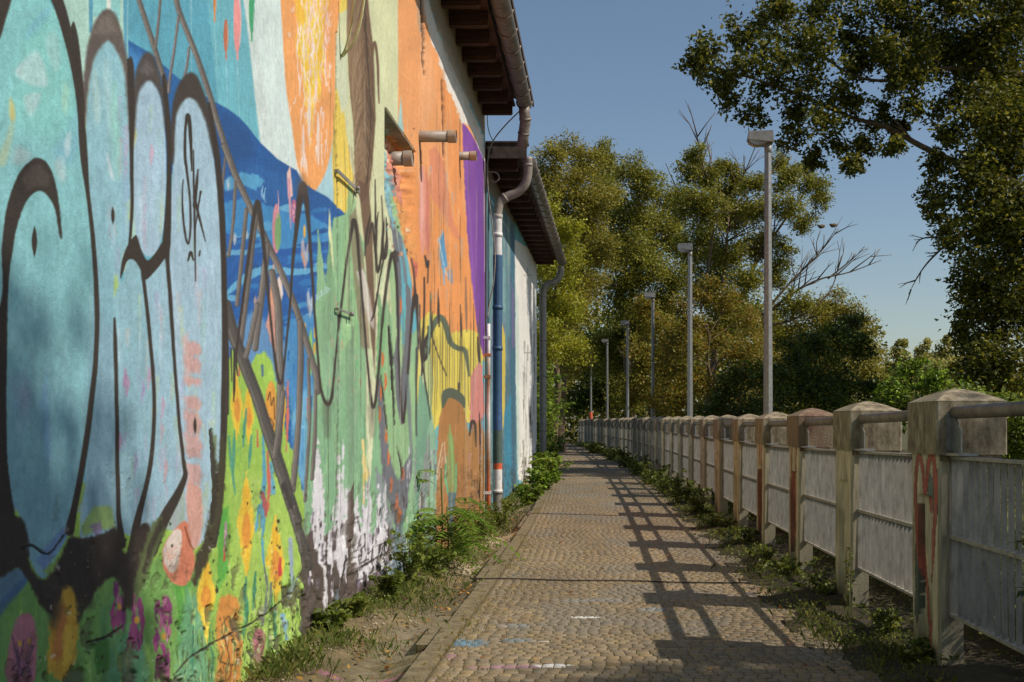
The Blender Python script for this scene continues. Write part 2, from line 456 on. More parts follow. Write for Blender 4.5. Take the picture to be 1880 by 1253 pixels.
for (x, y, dx, h, c) in ((430, 790, -3, 95, '4f9e80'), (446, 820, 6, -70, '4f9e80'), (462, 800, -6, 60, '4f9e80'), (420, 800, 12, 110, '5aa680'), (452, 1060, -6, 120, '3f8e66'), (470, 1050, -8, 70, '3f8e66'), (505, 1110, 2, 90, '3f8e66'),
                         (498, 1090, -8, 100, '5aa05a'), (386, 1180, 2, 80, '4d8a60'), (354, 1150, 4, 90, '4a9470'), (128, 1240, 3, 60, '3f7a58')):
    L(c, f"{x},{y},3 {x+dx*.4},{y+h*.5},6 {x+dx},{y+h},2", 1.5, rough=1)
# dragonflies, small birds, strokes in the meadow
L('5aa8c4', "484,800,3 486,860,7 484,940,8 486,1040,3", 1.5, rough=2); L('5fb0cc', "478,930,8 470,975,5", 2, rough=2); L('6bb4cc', "498,850,6 500,905,9", 2, rough=3)
L('b8605a', "484,905,5 487,925,8 489,948,4", 1.5, rough=1.5); L('6d7a70', "486,1040,4 490,1080,4 480,1150,3", 1.5); L('6d7a70', "499,1070,3 494,1100,4 484,1130,2", 1.5)
L('9db4c4', "532,990,6 533,1060,7 531,1100,4", 2, rough=2.5); L('88b8d8', "520,1130,7 524,1175,4", 2, rough=2); L('70b4dc', "545,1060,4 541,1085,2", 1.5); L('d0453a', "515,1025,4 513,1055,6 512,1040,3", 1.5, rough=1)
L('b88fa0', "413,960,4 414,1000,5 413,1020,3", 1.5, rough=1.5); L('d23c38', "414,1005,4 413,1030,3", 1.5, rough=1); L('f0a6a0', "471,725,4 470,740,5 472,760,2", 1.5); L('cf6a52', "473,790,3 474,820,4", 1.5, rough=1); L('e0735c', "530,700,2 528,780,5 526,830,2", 1.5, rough=2); L('d86a58', "492,830,3 494,880,6 492,940,2", 1.5, rough=2)
L('cf7a58', "440,640,2 439,690,4", 1.5, rough=1); L('55788a', "482,672,5 483,690,4", 2, rough=1)
E('b46c74', 477, 1190, 9, 36, 3, rough=3); E('a88074', 476, 1210, 5, 24, 4, rough=2)
P('e5a03c', "490,720 498,700 506,715 508,760 502,815 495,800 488,760", 2, True); L('6a4424', "493,735,2 497,720,2 500,745,2 504,730,2 505,770,2", 1); L('6a4424', "492,775,2 497,768,2 503,780,2 499,792,1.5", 1)
# orange owl post, pink tulip, purple flowers
P('df9440', "402,1110 412,1095 430,1094 441,1115 441,1200 438,1310 396,1310 398,1180", 6, True, rough=4)
L('704a20', "408,1150,2 420,1132,2.5 431,1150,2", 1.5); L('704a20', "410,1168,3 414,1200,3 412,1215,2", 1.5, rough=1); L('704a20', "426,1160,3 427,1195,3", 1.5, rough=1); L('5f3e1c', "400,1215,2 420,1222,3 440,1212,2", 1.5, rough=1.5)
E('8a5a28', 417, 1235, 6, 18, 2); E('df9440', 417, 1235, 3, 12, 1.5)
P('b9737f', "32,1140 48,1126 64,1142 68,1190 60,1253 16,1253 14,1190", 6, True, rough=4)
for i in range(16): L(rng.choice(['7a4a70', '8f5a78', '5c3c50']), f"{rng.uniform(16,64)},{rng.uniform(1165,1215)},2 {rng.uniform(18,62)},{rng.uniform(1225,1262)},3", 1.5, rough=1.5)
for (x, y) in ((35, 1182), (55, 1178)): E('d8a040', x, y, 4, 6, 2)
for (x, y, h) in ((218, 1110, 44), (252, 1135, 55), (300, 1165, 90)):
    for i in range(22):
        xx = x + rng.uniform(-13, 13); yy = y + rng.uniform(-h, h) * .8
        L(rng.choice(['9a3f78', 'a8467f', '8a3a72', '7a3468', 'b86a90']), f"{xx},{yy-14},3 {xx+rng.uniform(-3,3)},{yy},7 {xx+rng.uniform(-3,3)},{yy+22},2", 2, rough=2.5)
    E('d8a23c', x, y + 4, 4, 7, 2, rough=2)
P('5c8298', "-60,1070 0,1055 40,1040 52,1046 46,1075 20,1100 -60,1150", 6, True); L('3f6a92', "-10,1130,18 25,1090,14 45,1066,8", 8, op=.8)
# ---- greens, feather, orange, purple, yellow of the far half
P('90c090', "583,420 598,520 612,400 632,395 640,380 700,520 736,640 770,600 800,640 800,1100 566,1160 560,930 575,760", 2, rough=2)
P('85b88c', "565,760 640,700 720,820 720,1000 565,1000", 16, op=.8)
P('dfe6b0', "604,385 609,440 614,500 606,470 602,430", 1.5)
P('7fae7c', "604,430 613,520 624,600 628,740 600,740 590,640 596,540", 2, rough=2, col2='8fb894')
P('9ccb90', "640,330 652,370 662,500 655,640 630,640 628,540 632,430", 2, rough=2, op=.9)
P('dde3b4', "686,-60 733,-60 733,260 712,240 706,330 720,440 705,560 690,700 682,560 668,480 676,360 686,200", 1.5)
P('e2e7bc', "664,480 684,560 694,520 712,470 716,400 720,470 706,560 692,720 680,880 672,840 672,700", 1.5, rough=1.5)
P('a9ce96', "712,455 726,470 734,560 742,660 738,750 728,770 722,640 716,540", 1.5, rough=1)
P('86bd82', "695,540 712,600 728,780 748,830 746,1000 725,1010 700,860 690,700", 2, rough=3)
for i in range(110):
    x = rng.uniform(590, 760); y = rng.uniform(440, 900)
    c = rng.choice(['a2d09a', '7db07f', '93c790', '6fa47a', 'b4d8a0', '8cc48a', '79a58c'])
    L(c, f"{x},{y},{rng.uniform(1,4)} {x+rng.uniform(-3,3)},{y+rng.uniform(20,90)},1", 2, rough=2, op=.5)
for i in range(40):
    x = rng.uniform(600, 672); y = rng.uniform(480, 720)
    L(rng.choice(['6fd07a', '58c070', 'c9a08c', 'd78c70', 'b8dca8']), f"{x},{y},2 {x+1},{y+rng.uniform(6,22)},1", 1, op=.8)
# feather
P('8a6d4f', "637,-60 672,-60 684,85 689,220 684,296 676,359 663,374 652,338 650,237 641,148 636,60", 1.5)
P('a58a68', "640,40 655,40 664,200 660,330 654,300 651,230 643,150", 5, op=.7)
P('5f4630', "664,-10 674,0 686,90 690,220 680,330 671,350 672,240 668,100", 3, op=.8)
for i in range(50):
    t = rng.uniform(0, 1); x = 640 + 40 * t + rng.uniform(-6, 6); y = rng.uniform(0, 300)
    L(rng.choice(['6d5238', '9a7e5e', '543c28', '7a5e42']), f"{x},{y},2.2 {x+rng.uniform(0,6)},{y+rng.uniform(30,80)},.8", 1.2, op=.55)
for i in range(60):
    y = rng.uniform(-40, 320); sd = rng.choice((-1, 1)); x = 664 + 6 * math.sin(y / 90)
    L(rng.choice(['6a5038', 'a58a68', '553d2a', '94785a']), f"{x},{y},1.2 {x+sd*rng.uniform(6,14)},{y+rng.uniform(18,45)},1.8 {x+sd*rng.uniform(12,22)},{y+rng.uniform(50,90)},.5", 1, op=.6)
L('3f2d1f', "668,-60,2 672,60,2.5 678,160,2 679,260,1.5 672,350,2", 1.2)
P('6b4d38', "657,330 676,340 684,420 690,600 688,690 680,600 668,430", 2, op=.9); P('8a6a55', "640,400 652,380 668,470 680,640 664,640 650,520", 3, op=.6)
L('6f543c', "680,150,2 684,100,4 688,78,5 692,100,5 694,150,4 696,190,2", 1.5)
P('e9e4e0', "655,500 668,495 680,540 690,610 682,600 668,560", 4, rough=2, op=.7)
# orange field
P('f7a766', "731,-60 778,-60 800,75 850,170 880,260 886,420 890,660 860,640 780,620 760,560 748,430 752,300 731,240", 1.5)
P('f49a50', "752,300 800,330 885,420 889,660 800,620 775,590 756,500", 14, op=.8)
P('f8b27c', "771,60 790,80 800,180 775,260 771,160", 4, op=.7); P('f0934a', "812,130 832,180 850,260 848,460 822,300 815,200", 4, op=.6)
P('a7d3d0', "731,230 736,175 741,240 737,300", 1.5)
P('ee9e88', "771,310 778,302 784,380 782,450 774,475 769,400", 1.5); P('f5b3a4', "770,320 775,310 778,400 774,440", 2); P('d9806c', "782,300 788,340 790,440 784,480 781,420", 2)
P('e38a64', "788,275 800,268 815,300 830,400 846,440 836,440 815,395 790,360", 3, rough=3, op=.85)
for i in range(34):
    x = rng.uniform(785, 850); y = rng.uniform(280, 540)
    L(rng.choice(['e5926c', 'c8a890', 'd98a66', 'b0a8a0', 'efb088', 'f6c09a', 'a9b4c0']), f"{x},{y},{rng.uniform(1,3)} {x+rng.uniform(-2,2)},{y+rng.uniform(15,55)},.8", 1.2, op=.7)
P('5aa2d4', "808,440 815,424 818,460 822,490 812,495 808,470", 1.5, rough=1); L('bfe0ee', "806,438,2 812,470,2 818,500,2 826,508,1.5", 1); L('6fb4dc', "814,490,4 816,524,2", 1); L('5f9ccc', "823,495,2 824,515,2", 1); L('5f9ccc', "829,495,2 830,520,2", 1); L('a9cfe2', "805,445,1.5 812,425,1.5", 1)
E('d4705c', 763, 488, 3.5, 24, 1.5); L('8a4638', "760,488,1.2 764,492,1.2 766,488,1.2", .8)
# purple
P('8444a8', "849,225 862,240 874,262 892,300 897,560 893,655 884,650 876,600 866,520 857,420 851,300", 1.5, rough=1.5)
P('71369a', "872,262 886,292 892,420 892,600 884,640 878,520 874,380", 3, op=.7); L('9c62bc', "856,270,3 862,400,4 872,560,3", 3, op=.6); L('d8c8dc', "889,320,2 890,420,2 890,500,1", 1, op=.7)
# yellow drip field
P('ecd858', "772,590 786,572 806,580 830,612 856,604 878,612 886,660 884,740 868,780 820,760 790,800 770,850 764,720", 1.5, rough=4)
P('b9d09a', "776,640 788,620 796,700 790,800 776,900 768,800", 2, op=.8); P('c4dcc0', "772,640 782,700 784,780 775,860 768,760", 2, op=.7)
L('5d6b55', "776,668,4 786,622,10 797,596,10 807,583,11 817,594,11 827,628,10 841,640,9 854,645,8 861,690,4", 1.5)
for i in range(24):
    x = 776 + i * 4.6 + rng.uniform(-1.5, 1.5); y = rng.uniform(540, 640)
    L(rng.choice(['4a3f2c', '3c3226', '5e5a3c', '6a6a48']), f"{x},{y},.8 {x},{y+60},{rng.uniform(1,2.4)} {x+rng.uniform(-1,1)},{rng.uniform(700,790)},.7", 1, op=.8)
P('dd8a80', "865,690 878,665 886,672 890,760 872,800 862,780", 1.5, rough=2); L('c4a09a', "880,668,1.5 872,700,1.5 866,760,1", 1)
# brown trunk
P('b57d3e', "800,1010 802,830 806,770 814,738 830,728 846,738 856,770 862,800 880,770 890,800 890,1000 850,1015", 2, rough=2)
for i in range(60):
    x = rng.uniform(802, 890); y = rng.uniform(750, 960)
    L(rng.choice(['a06a30', 'c48c50', '8a5c2c', '9c8a80', '7f5830', 'd0a070', 'b08aa0']), f"{x},{y},{rng.uniform(1,3.5)} {x+rng.uniform(-2,2)},{y+rng.uniform(25,90)},.8", 1.5, rough=1, op=.55)
P('a5703a', "800,900 845,860 892,880 892,1010 800,1015", 8, op=.35)
L('56604c', "812,748,4 818,726,16 830,722,18 846,732,14 852,748,4", 1.5); L('4a4030', "842,718,3 843,705,5", 1.5)
L('3c3024', "862,800,3 866,776,6 872,780,5 874,820,2", 1.5)
P('7fb46c', "822,790 832,800 838,870 836,910 828,920 820,880", 2, op=.55, rough=3); L('5cc08a', "820,840,2 818,880,3 826,915,3 836,900,3 838,850,2", 1.2); L('88d070', "826,780,2 830,830,3 832,890,2", 1.2, op=.8)
L('d8c0a0', "812,815,2 806,850,2.5 802,880,2 808,870,1.5 812,840,1.5", 1); L('d8c0a0', "816,812,2 818,850,2", 1)
P('5c7880', "822,905 838,905 834,950 832,1000 828,1010 826,950", 2, rough=1)
# slate letters with orange dabs
P('9cc890', "712,560 722,640 740,700 760,660 764,760 756,840 730,878 712,850 704,760 706,640", 3, rough=3)
P('70737b', "722,345 728,340 734,440 738,560 733,650 727,600", 1.5, rough=1); P('767880', "727,332 738,326 743,420 748,520 742,520 734,430", 2, rough=1, op=.8)
P('6f7178', "745,515 753,530 758,600 751,700 743,772 736,782 728,742 723,660 730,600 737,690 742,640 746,570", 1.5, rough=1)
P('70737b', "692,690 703,700 709,800 717,850 730,882 742,852 753,830 758,860 749,905 743,960 738,1015 728,985 716,925 703,885 697,800", 2, rough=3)
P('8b8f98', "690,860 702,880 716,930 730,990 738,1020 744,980 747,1050 705,1075 694,1000", 4, rough=5, op=.85); P('6f8ea2', "712,1000 735,960 745,1000 742,1050 704,1070 698,1030", 4, rough=4, op=.7)
P('8a8a94', "762,820 790,780 794,860 782,930 770,960 760,900", 3, rough=3, op=.8)
for (x, y) in ((708, 800), (712, 840), (718, 890), (727, 920), (732, 945), (738, 870), (699, 720), (697, 760), (702, 660), (707, 700), (735, 560), (757, 540)):
    L('d9743c', f"{x},{y-14},1.5 {x+1},{y},4.5 {x},{y+16},1.5", 1.2, rough=1)
P('74a98a', "770,690 785,720 800,800 800,870 786,790 772,900 764,960 764,760", 2, rough=2, op=.9); P('9cc6a8', "784,790 795,760 800,830 798,980 790,990", 2, op=.7)
# ---- white flames and dark base of the corner
P('574a42', "556,1010 575,960 590,985 620,975 640,990 680,985 712,960 720,1000 712,1060 690,1310 540,1310 548,1200 558,1120 552,1050", 3, rough=5)
for (x, yt, yb, w) in ((583, 795, 1020, 20), (590, 900, 1050, 12), (604, 970, 1060, 9), (623, 838, 1060, 14), (634, 880, 1070, 10), (612, 930, 1050, 12), (655, 890, 1060, 13), (662, 950, 1080, 12), (676, 855, 1050, 13), (672, 930, 1070, 14), (695, 890, 1040, 14), (700, 960, 1060, 12), (688, 960, 1070, 10), (645, 960, 1080, 8), (716, 1000, 1050, 6), (706, 880, 1030, 8), (668, 880, 1040, 9), (629, 800, 1060, 7)):
    w *= 1.2
    P('e4e3ea', [(x, yt), (x + w * .35, yt + (yb - yt) * .4), (x + w * .55, yt + (yb - yt) * .75), (x + w * .1, yb), (x - w * .25, yb - 20), (x - w * .5, yt + (yb - yt) * .7), (x - w * .25, yt + (yb - yt) * .35)], 1.5, rough=5)
for i in range(150):
    x = rng.uniform(568, 716); y = rng.uniform(930, 1090)
    L(rng.choice(['6a5c66', '5a4c50', 'f2f1f4', 'ecebf0', '8a7c90', '4a3e3a', '4a3e3a', 'b4a8bc', 'f4f3f6', '352c2a']), f"{x},{y},{rng.uniform(1,4)} {x+rng.uniform(-4,4)},{y+rng.uniform(8,40)},.8", 1.2, rough=2)
for i in range(16):
    x = rng.uniform(640, 715); y = rng.uniform(1000, 1080); L('4d4240', f"{x},{y},2 {x+rng.uniform(10,24)},{y-rng.uniform(6,14)},2", 1, rough=2)
P('6f7d88', "612,1080 622,1085 620,1130 626,1170 612,1172 616,1120", 2, rough=2); L('e2e0e2', "592,1040,6 598,1080,4 600,1120,1.5", 1.5, rough=2)
P('f0dc90', "664,808 668,805 672,850 678,870 674,885 668,878 665,850", 1.5, rough=2); L('e8c860', "668,870,4 667,905,1.5 668,925,2.5", 1)
for i in range(50):
    x = rng.uniform(735, 800); y = rng.uniform(820, 1010)
    L(rng.choice(['d8d6e0', '5a4858', '8a8494', '6c9c84', 'c4c0cc', '4a3c40', 'e4e0d0', '9aa4ac']), f"{x},{y},{rng.uniform(1,4)} {x+rng.uniform(-2,2)},{y+rng.uniform(15,60)},.8", 1.2, rough=2, op=.85)
# butterflies, hummingbirds over the water
def bird(x, y, k, c='d8c4c4', c2='dd9470'):
    P(c, [(x, y - 34 * k), (x + 4 * k, y - 10 * k), (x + 9 * k, y - 30 * k), (x + 9 * k, y + 6 * k), (x + 3 * k, y + 26 * k), (x - 3 * k, y + 4 * k), (x - 4 * k, y - 22 * k)], 2.5, op=.75, rough=1.5)
    L(c2, f"{x-3*k},{y-6*k},{2*k} {x+k},{y+10*k},{3*k} {x+3*k},{y+24*k},1", 1.2)
bird(556, 470, 1.0); bird(566, 560, .9, 'dfe0e4', '8a92a0'); bird(430, 440, .4, 'd8d4d0', 'b8b8c0'); bird(418, 340, .35, 'd8d4d0', 'b8b8c0'); bird(452, 430, .35, 'e0dcd8', 'b8b8c0'); bird(470, 560, .5, 'e8a890', 'e58a5a')
P('dba090', "495,560 505,545 512,600 520,640 516,660 500,640 490,600", 2, rough=2); P('e9d9d4', "506,520 516,500 519,540 512,570 503,560", 1.5); P('ea9a5c', "497,500 503,520 505,560 496,560", 1.5, rough=1)
L('e8a88c', "503,480,1 502,520,5 500,560,6", 1.5); L('f0c8b8', "518,510,1.5 508,545,1.5", 1)
P('f2c8c0', "528,318 534,304 538,360 530,366", 1.5); L('e0a0b0', "531,330,5 533,380,3 534,420,1", 1.2); E('c86a90', 540, 388, 5, 22, 1.5); E('e8a0b8', 540, 388, 3, 14, 1); L('3a5fa0', "537,380,1.2 543,390,1.2 538,398,1.2", .8)
E('d88a98', 508, 420, 8, 46, 1.5); E('78a86c', 511, 425, 6, 36, 1.5); L('e8a8b4', "511,350,1 512,380,1.5 509,400,2", 1)
for (x, y) in ((484, 355), (488, 360)): L('9cd0ec', f"{x},{y-14},1 {x-3},{y},2 {x},{y+12},1", 1)
for (x, y) in ((558, 425), (559, 605), (577, 640), (578, 610)): E('eeb93c', x, y, 2.2, 12, 1)
P('8fcf6a', "566,625 571,600 574,640 572,690 566,680", 1.5); P('8fd06a', "548,560 552,600 556,640 548,620", 2)
for i in range(16): L('bfe4f4', f"{580+i*1.6},{545-i*1.2+rng.uniform(-6,6)},1.5 {581+i*1.6},{552-i*1.2},1", 1, op=.7)
P('a9d8a0', "574,395 580,380 583,440 578,470", 2, op=.0)
P('dfe6b0', "604,384 608,420 611,470 604,440", 1.2)
# painted grey railing, lit edge then shaded edge
def tube(pts, w, a='8d857c', b='55504a', c='716a64'):
    p = pts_of(pts)
    L(b, [(x, y, w) for x, y in p], 1.3); L(c, [(x - w * .12, y, w * .62) for x, y in p], 1.5); L(a, [(x - w * .3, y, w * .22) for x, y in p], 1.2)
tube("247,-30 262,20 276,66 292,118 306,160", 9); tube("318,-30 327,15 342,55 362,105 381,160 397,215 415,275", 10)
tube("296,-20 290,40 284,90", 5); tube("328,30 321,80 312,140 309,170", 5, 'a79fa8'); tube("347,88 343,120 339,140", 5, 'a79fa8')
tube("412,268 432,322 452,365 474,410 492,448 515,498 545,575 566,640 581,690 583,720", 12)
for s_, w_ in (("413,290 408,360", 4), ("432,335 427,420 420,470", 6), ("452,385 447,450 436,560", 8), ("470,395 462,470 452,560 440,650", 10), ("492,450 482,540 470,640", 12), ("500,500 510,560 513,640 516,700 512,800 508,850", 13), ("550,590 552,680 548,780 538,900", 11), ("580,720 578,800 573,880", 7), ("566,660 569,760 564,860 560,920", 6)): tube(s_, w_)
tube("414,560 428,610 446,660 470,722 492,790 512,850 530,910 548,970 566,1040", 22, '6c6860', '46423e', '55514b'); tube("452,655 462,620 474,560", 10)
tube("505,840 515,770 520,720", 10)
P('3c3733', "516,890 524,880 532,905 540,935 530,935", 3, rough=3)
# ---- second lettering: thin black outlines over the far half
K1 = '3a3029'
L(K1, "417,560,3 417,640,7 418,760,5", 1.5); L(K1, "436,690,4 434,650,8 446,560,9 456,480,11 466,400,13 471,378,17 474,374,17 480,410,14 489,490,10 496,570,8 503,640,8 510,690,9 516,705,8 521,680,7 528,600,7 538,480,9 545,410,14 551,360,20 556,338,16 562,370,18 567,430,11 574,530,9 583,640,8 590,715,8 600,742,12 608,733,10 613,690,7 624,590,7 634,500,7 642,440,9 648,405,14 655,430,12 662,510,8 670,610,7 679,715,8 684,746,12 690,735,9 697,660,7 705,560,8 714,490,10 721,466,13 727,500,10 730,570,8 733,680,7 738,760,8 742,772,8 748,700,7 755,600,8 760,555,13 764,545,15 767,580,10 768,640,6", 1.6, wk=.58)
L('4a3f36', "600,745,14 600,800,4", 12, op=.5); L('4a3f36', "684,750,14 684,800,4", 12, op=.5); L('5a4a3e', "555,345,24 553,325,10", 12, op=.5)
L(K1, "680,395,2 674,430,5 670,470,2", 1.2); L(K1, "688,330,2 690,410,4 692,440,2", 1.2); L(K1, "676,450,2 684,410,4 690,470,4 694,500,5 700,470,4 706,410,4 710,380,2", 1.5); L(K1, "700,360,2 703,420,3 702,470,7 709,465,5 714,400,3", 1.5)
L(K1, "694,390,2 690,450,5 692,480,2", 1.2); L(K1, "712,420,2 700,500,3 688,570,4 682,590,2", 1.2); L(K1, "720,470,3 727,462,5 731,480,3", 1.5)
L(K1, "757,455,2 760,500,3 762,540,5", 1.5); L(K1, "780,470,3 784,490,6 786,480,3 784,520,2", 1.2); L(K1, "778,510,3 779,570,4 776,640,4 774,690,3", 1.2); L(K1, "786,640,2 780,632,6 790,610,3 800,640,2 820,690,2", 1.5)
L(K1, "776,620,3 778,660,7 788,640,5 786,600,3", 1.5); L('7fa890', "792,540,2 789,600,3 786,660,2", 1.2); L(K1, "770,560,3 772,640,4 780,700,3 790,770,2", 1.2)
L(K1, "804,530,1 805,575,5 806,600,2", 1.2); L(K1, "789,535,1 792,590,3 793,620,1", 1.2); L(K1, "845,560,1 846,600,3 847,620,1", 1.2); L('6b5a50', "855,510,2 856,570,4 857,610,2", 1.5, op=.7); L(K1, "877,620,3 879,650,5 881,665,3", 1.2)
L('4a4a48', "766,640,5 764,720,4 764,800,3", 1.5); L('6a7880', "748,690,6 752,760,7 756,840,5", 2, op=.8)
# vertical board and drip lines of the far half
for i in range(120):
    x = rng.uniform(585, 890); y = rng.uniform(100, 900)
    L(rng.choice(['3a342a', '4a4438', 'e8e2d0', 'c8c0ac', '5a5a48', '2e2a22']), [(x, y, .5), (x + rng.uniform(-1, 1), y + rng.uniform(20, 90), rng.uniform(.8, 1.6)), (x + rng.uniform(-1.5, 1.5), y + rng.uniform(100, 240), .4)], 1, op=rng.uniform(.25, .6), rough=.5)
# ---- third field: big bubble letters of the near half
T1, T2, T3 = '86cfd2', '8fc6d4', 'a9cbe0'
P('b2ddd0', "100,-60 236,-60 236,140 250,220 250,500 100,500", 2)
P('58a8c8', "163,-60 172,-60 170,60 164,60", 1.5); P('8fd4d4', "172,-60 222,-60 222,40 172,30", 2); P('d8e4dc', "196,-60 206,-60 205,30 197,30", 1.5); P('58a8c8', "226,-60 236,-60 234,120 230,120", 2)
P(T1, "-60,140 -20,60 10,10 45,-12 80,-8 105,30 128,105 143,190 151,250 159,330 169,430 178,560 175,660 165,760 150,860 130,965 112,1010 92,1050 76,1062 60,1040 40,990 25,930 -60,930", 2, True, col2='7fb0bc')
P(T2, "160,210 168,130 180,92 199,74 216,92 229,132 237,200 241,280 241,400 236,450 224,470 222,520 240,470 262,500 275,600 284,720 283,800 270,900 245,980 215,975 150,990 160,860 175,740 180,600 168,420 160,300", 2, True, col2='93bccb')
P(T3, "246,240 250,190 258,160 271,147 284,155 294,180 301,230 303,300 302,380 298,430 288,462 272,472 258,456 249,420 245,350", 2, True)
P('9cc4d6', "262,505 285,500 304,460 312,520 322,640 334,790 341,850 332,890 300,960 250,990 268,900 283,800 284,720 275,600", 2, True)
P(T3, "316,300 321,215 334,184 348,175 363,185 379,222 393,290 403,380 409,480 411,600 409,760 402,880 388,950 372,995 356,1003 342,985 338,890 330,780 318,620 311,450", 2, True, col2='a4c6d8')
P('a9cbe0', "308,470 318,480 340,800 345,900 336,900 322,700", 3)
# cloudy highlights and tints inside the bubbles
for (pt, c, s, o) in (("70,95 88,140 84,160 55,155 31,135 45,112", 'd6e4ee', 8, .95), ("50,175 75,172 68,200 56,214 45,190", 'd6e4ee', 8, .9), ("84,80 98,58 108,80 110,120 100,130", 'b8d8e0', 8, .8), ("50,70 60,40 90,15 80,45", '6fb0d4', 10, .7), ("100,280 140,200 150,240 130,300", '79b4d2', 14, .5),
        ("60,40 100,40 130,130 140,230 100,260 60,240 20,200", '86d6ca', 30, .45), ("118,150 128,170 122,210 114,190", 'aee0c8', 8, .6), ("-10,300 10,260 25,210 25,240 12,300", 'c8c48a', 10, .5), ("20,180 28,200 26,222 18,212", 'dcc060', 6, .7), ("100,300 115,290 120,330 108,330", 'c4dade', 10, .6), ("118,262 130,240 130,270 122,290", 'c0dce2', 6, .7), ("30,270 55,280 50,300 25,300", 'b4c8cc', 12, .6),
        ("190,120 198,110 204,150 206,230 200,240 192,180", 'b8e0e4', 10, .6), ("170,140 178,130 186,200 178,230 170,190", 'bfe2de', 8, .6), ("205,170 215,160 224,300 215,330 206,260", '9ce0cc', 12, .6), ("228,240 240,300 240,400 226,420", '9cc4e4', 10, .6), ("196,280 204,300 210,330 202,320", 'e4eef2', 5, .7), ("165,600 185,470 206,560 206,900 160,950", '7ca4b8', 16, .7), ("178,380 200,400 210,560 196,600 180,520", '7fb8c4', 16, .5)):
    P(c, pt, s, True, op=o)
for i in range(150):
    bx = rng.choice(((215, 285, 500, 960), (288, 338, 520, 940), (250, 300, 190, 440), (320, 405, 300, 960), (320, 400, 480, 940), (165, 236, 120, 460), (30, 160, 620, 1000)))
    x = rng.uniform(bx[0], bx[1]); y = rng.uniform(bx[2], bx[3])
    c = rng.choice(['c2dcf0', 'bcd2ea', 'b4d8a8', 'c8d890', 'd0a8c4', 'b8a4d0', 'dcbcb4', 'd8e6f2', '90c4d8', '9cd0c0', 'a8cc98'] if x > 200 else ['86b4c4', '94c2c8', '78a4b4', '8cbcd0'])
    L(c, f"{x},{y},{rng.uniform(3,9)} {x+rng.uniform(-3,3)},{y+rng.uniform(25,85)},2", 6, rough=3, op=.4, streak=.38)
for (x, y, c) in ((229, 690, 'b87aa8'), (233, 705, 'c088b0'), (262, 715, 'a898c8'), (274, 690, 'd0a0c0'), (300, 745, 'c8a0b8'), (298, 790, 'c8a8b8'), (305, 860, 'd0a0a8'), (220, 810, 'c890b0'), (250, 850, 'a090b8'), (247, 250, 'd8e090'), (277, 280, 'd8a8c0'), (240, 380, 'd0e090'), (212, 520, 'b8d860')): L(c, f"{x},{y-14},3 {x+1},{y},7 {x-2},{y+24},2", 4, rough=2, op=.75)
P('96b84e', "145,905 150,880 158,890 152,920 138,945", 5, op=.9); P('9cbc58', "150,965 175,930 205,930 212,970 180,975 155,985", 6, rough=3, op=.8); P('9070a8', "165,965 185,958 190,975 175,985", 4, rough=3, op=.7); P('6f8ec0', "65,1030 90,1000 118,965 124,985 100,1020 80,1050", 6, rough=3, op=.8); P('8ab84e', "78,1050 100,1030 122,995 122,1020 105,1040 90,1055", 5, op=.85)
P('8fb4cc', "18,700 45,680 62,720 58,780 30,800", 14, op=.6); P('9aa8b8', "30,720 50,700 62,740 45,760", 12, op=.5); P('6f9ccc', "75,740 88,680 96,840 86,860", 10, op=.5)
# salmon bands in the fourth bubble
for y, h in ((640, 14), (668, 16), (700, 8), (740, 14), (775, 22), (820, 22), (870, 20)): P('e29a8c', f"{332+y*.01},{y-h} {358+y*.008},{y-h+4} {366+y*.006},{y} {362+y*.006},{y+h} {345+y*.002},{y+h} {334+y*.01},{y+4}", 7, rough=5, op=.7)
P('dca596', "343,890 368,900 372,960 365,1000 352,1005 345,960", 5, True, rough=3); P('dfb0a8', "335,620 345,610 352,700 340,700", 6, op=.6)
# outlines
K2 = '33291f'
P('5e554e', "150,200 155,130 163,80 174,42 188,22 200,17 214,28 228,70 238,140 243,210 238,240 229,135 215,95 200,76 185,88 172,115 162,170 158,230", 6, True, rough=1.5); P('877a72', "172,60 188,30 205,28 218,60 205,62 188,64", 10, op=.6)
P('4a423c', "242,235 247,150 257,112 268,97 281,104 295,146 305,200 309,270 302,240 295,182 284,157 271,149 258,164 251,195 246,260", 6, True, rough=1); P('6e6a70', "255,130 268,110 284,130 270,140", 8, op=.6)
P('40362e', "311,270 317,190 330,152 347,134 363,142 378,178 392,240 398,290 392,285 379,226 363,190 348,180 334,190 322,220 317,300", 5, True, rough=1)
P(K2, "128,75 134,40 142,62 150,120 156,200 153,262 149,220 140,140", 2.5, True); P(K2, "235,140 240,104 247,132 247,240 243,320 238,240", 2.5, True)
P(K2, "-60,-60 34,-60 22,-5 6,60 -20,130 -60,200", 4)
L(K2, "80,-60,26 96,-20,22 112,20,20 128,80,16 140,140,13 148,200,11 152,250,14 155,300,13 160,350,8 169,430,8 178,560,9 176,660,9 166,760,10 152,860,11 138,930,12 128,975,18", 2.2)
L(K2, "236,110,5 241,200,7 243,300,7 242,400,6 236,470,5", 2); L(K2, "300,140,7 307,220,10 309,290,9 307,380,9 303,440,9", 2); L(K2, "384,190,5 394,250,9 403,330,11 409,430,11 412,540,11 413,660,12 411,780,12 406,880,12 398,960,12 390,1000,14", 2)
L(K2, "309,260,5 311,400,7 308,480,6", 2); L(K2, "306,450,7 313,540,7 321,660,6 331,780,6 338,850,7 340,875,9 328,905,14 312,935,18 298,965,20 280,1010,22", 2); L(K2, "262,500,7 272,580,7 281,680,7 284,760,7 279,840,8 268,900,9 256,945,13 248,985,16 240,1060,14 228,1120,8", 2)
L(K2, "210,585,4 212,640,7 215,760,7 217,880,8 219,950,9 224,1000,16", 2)
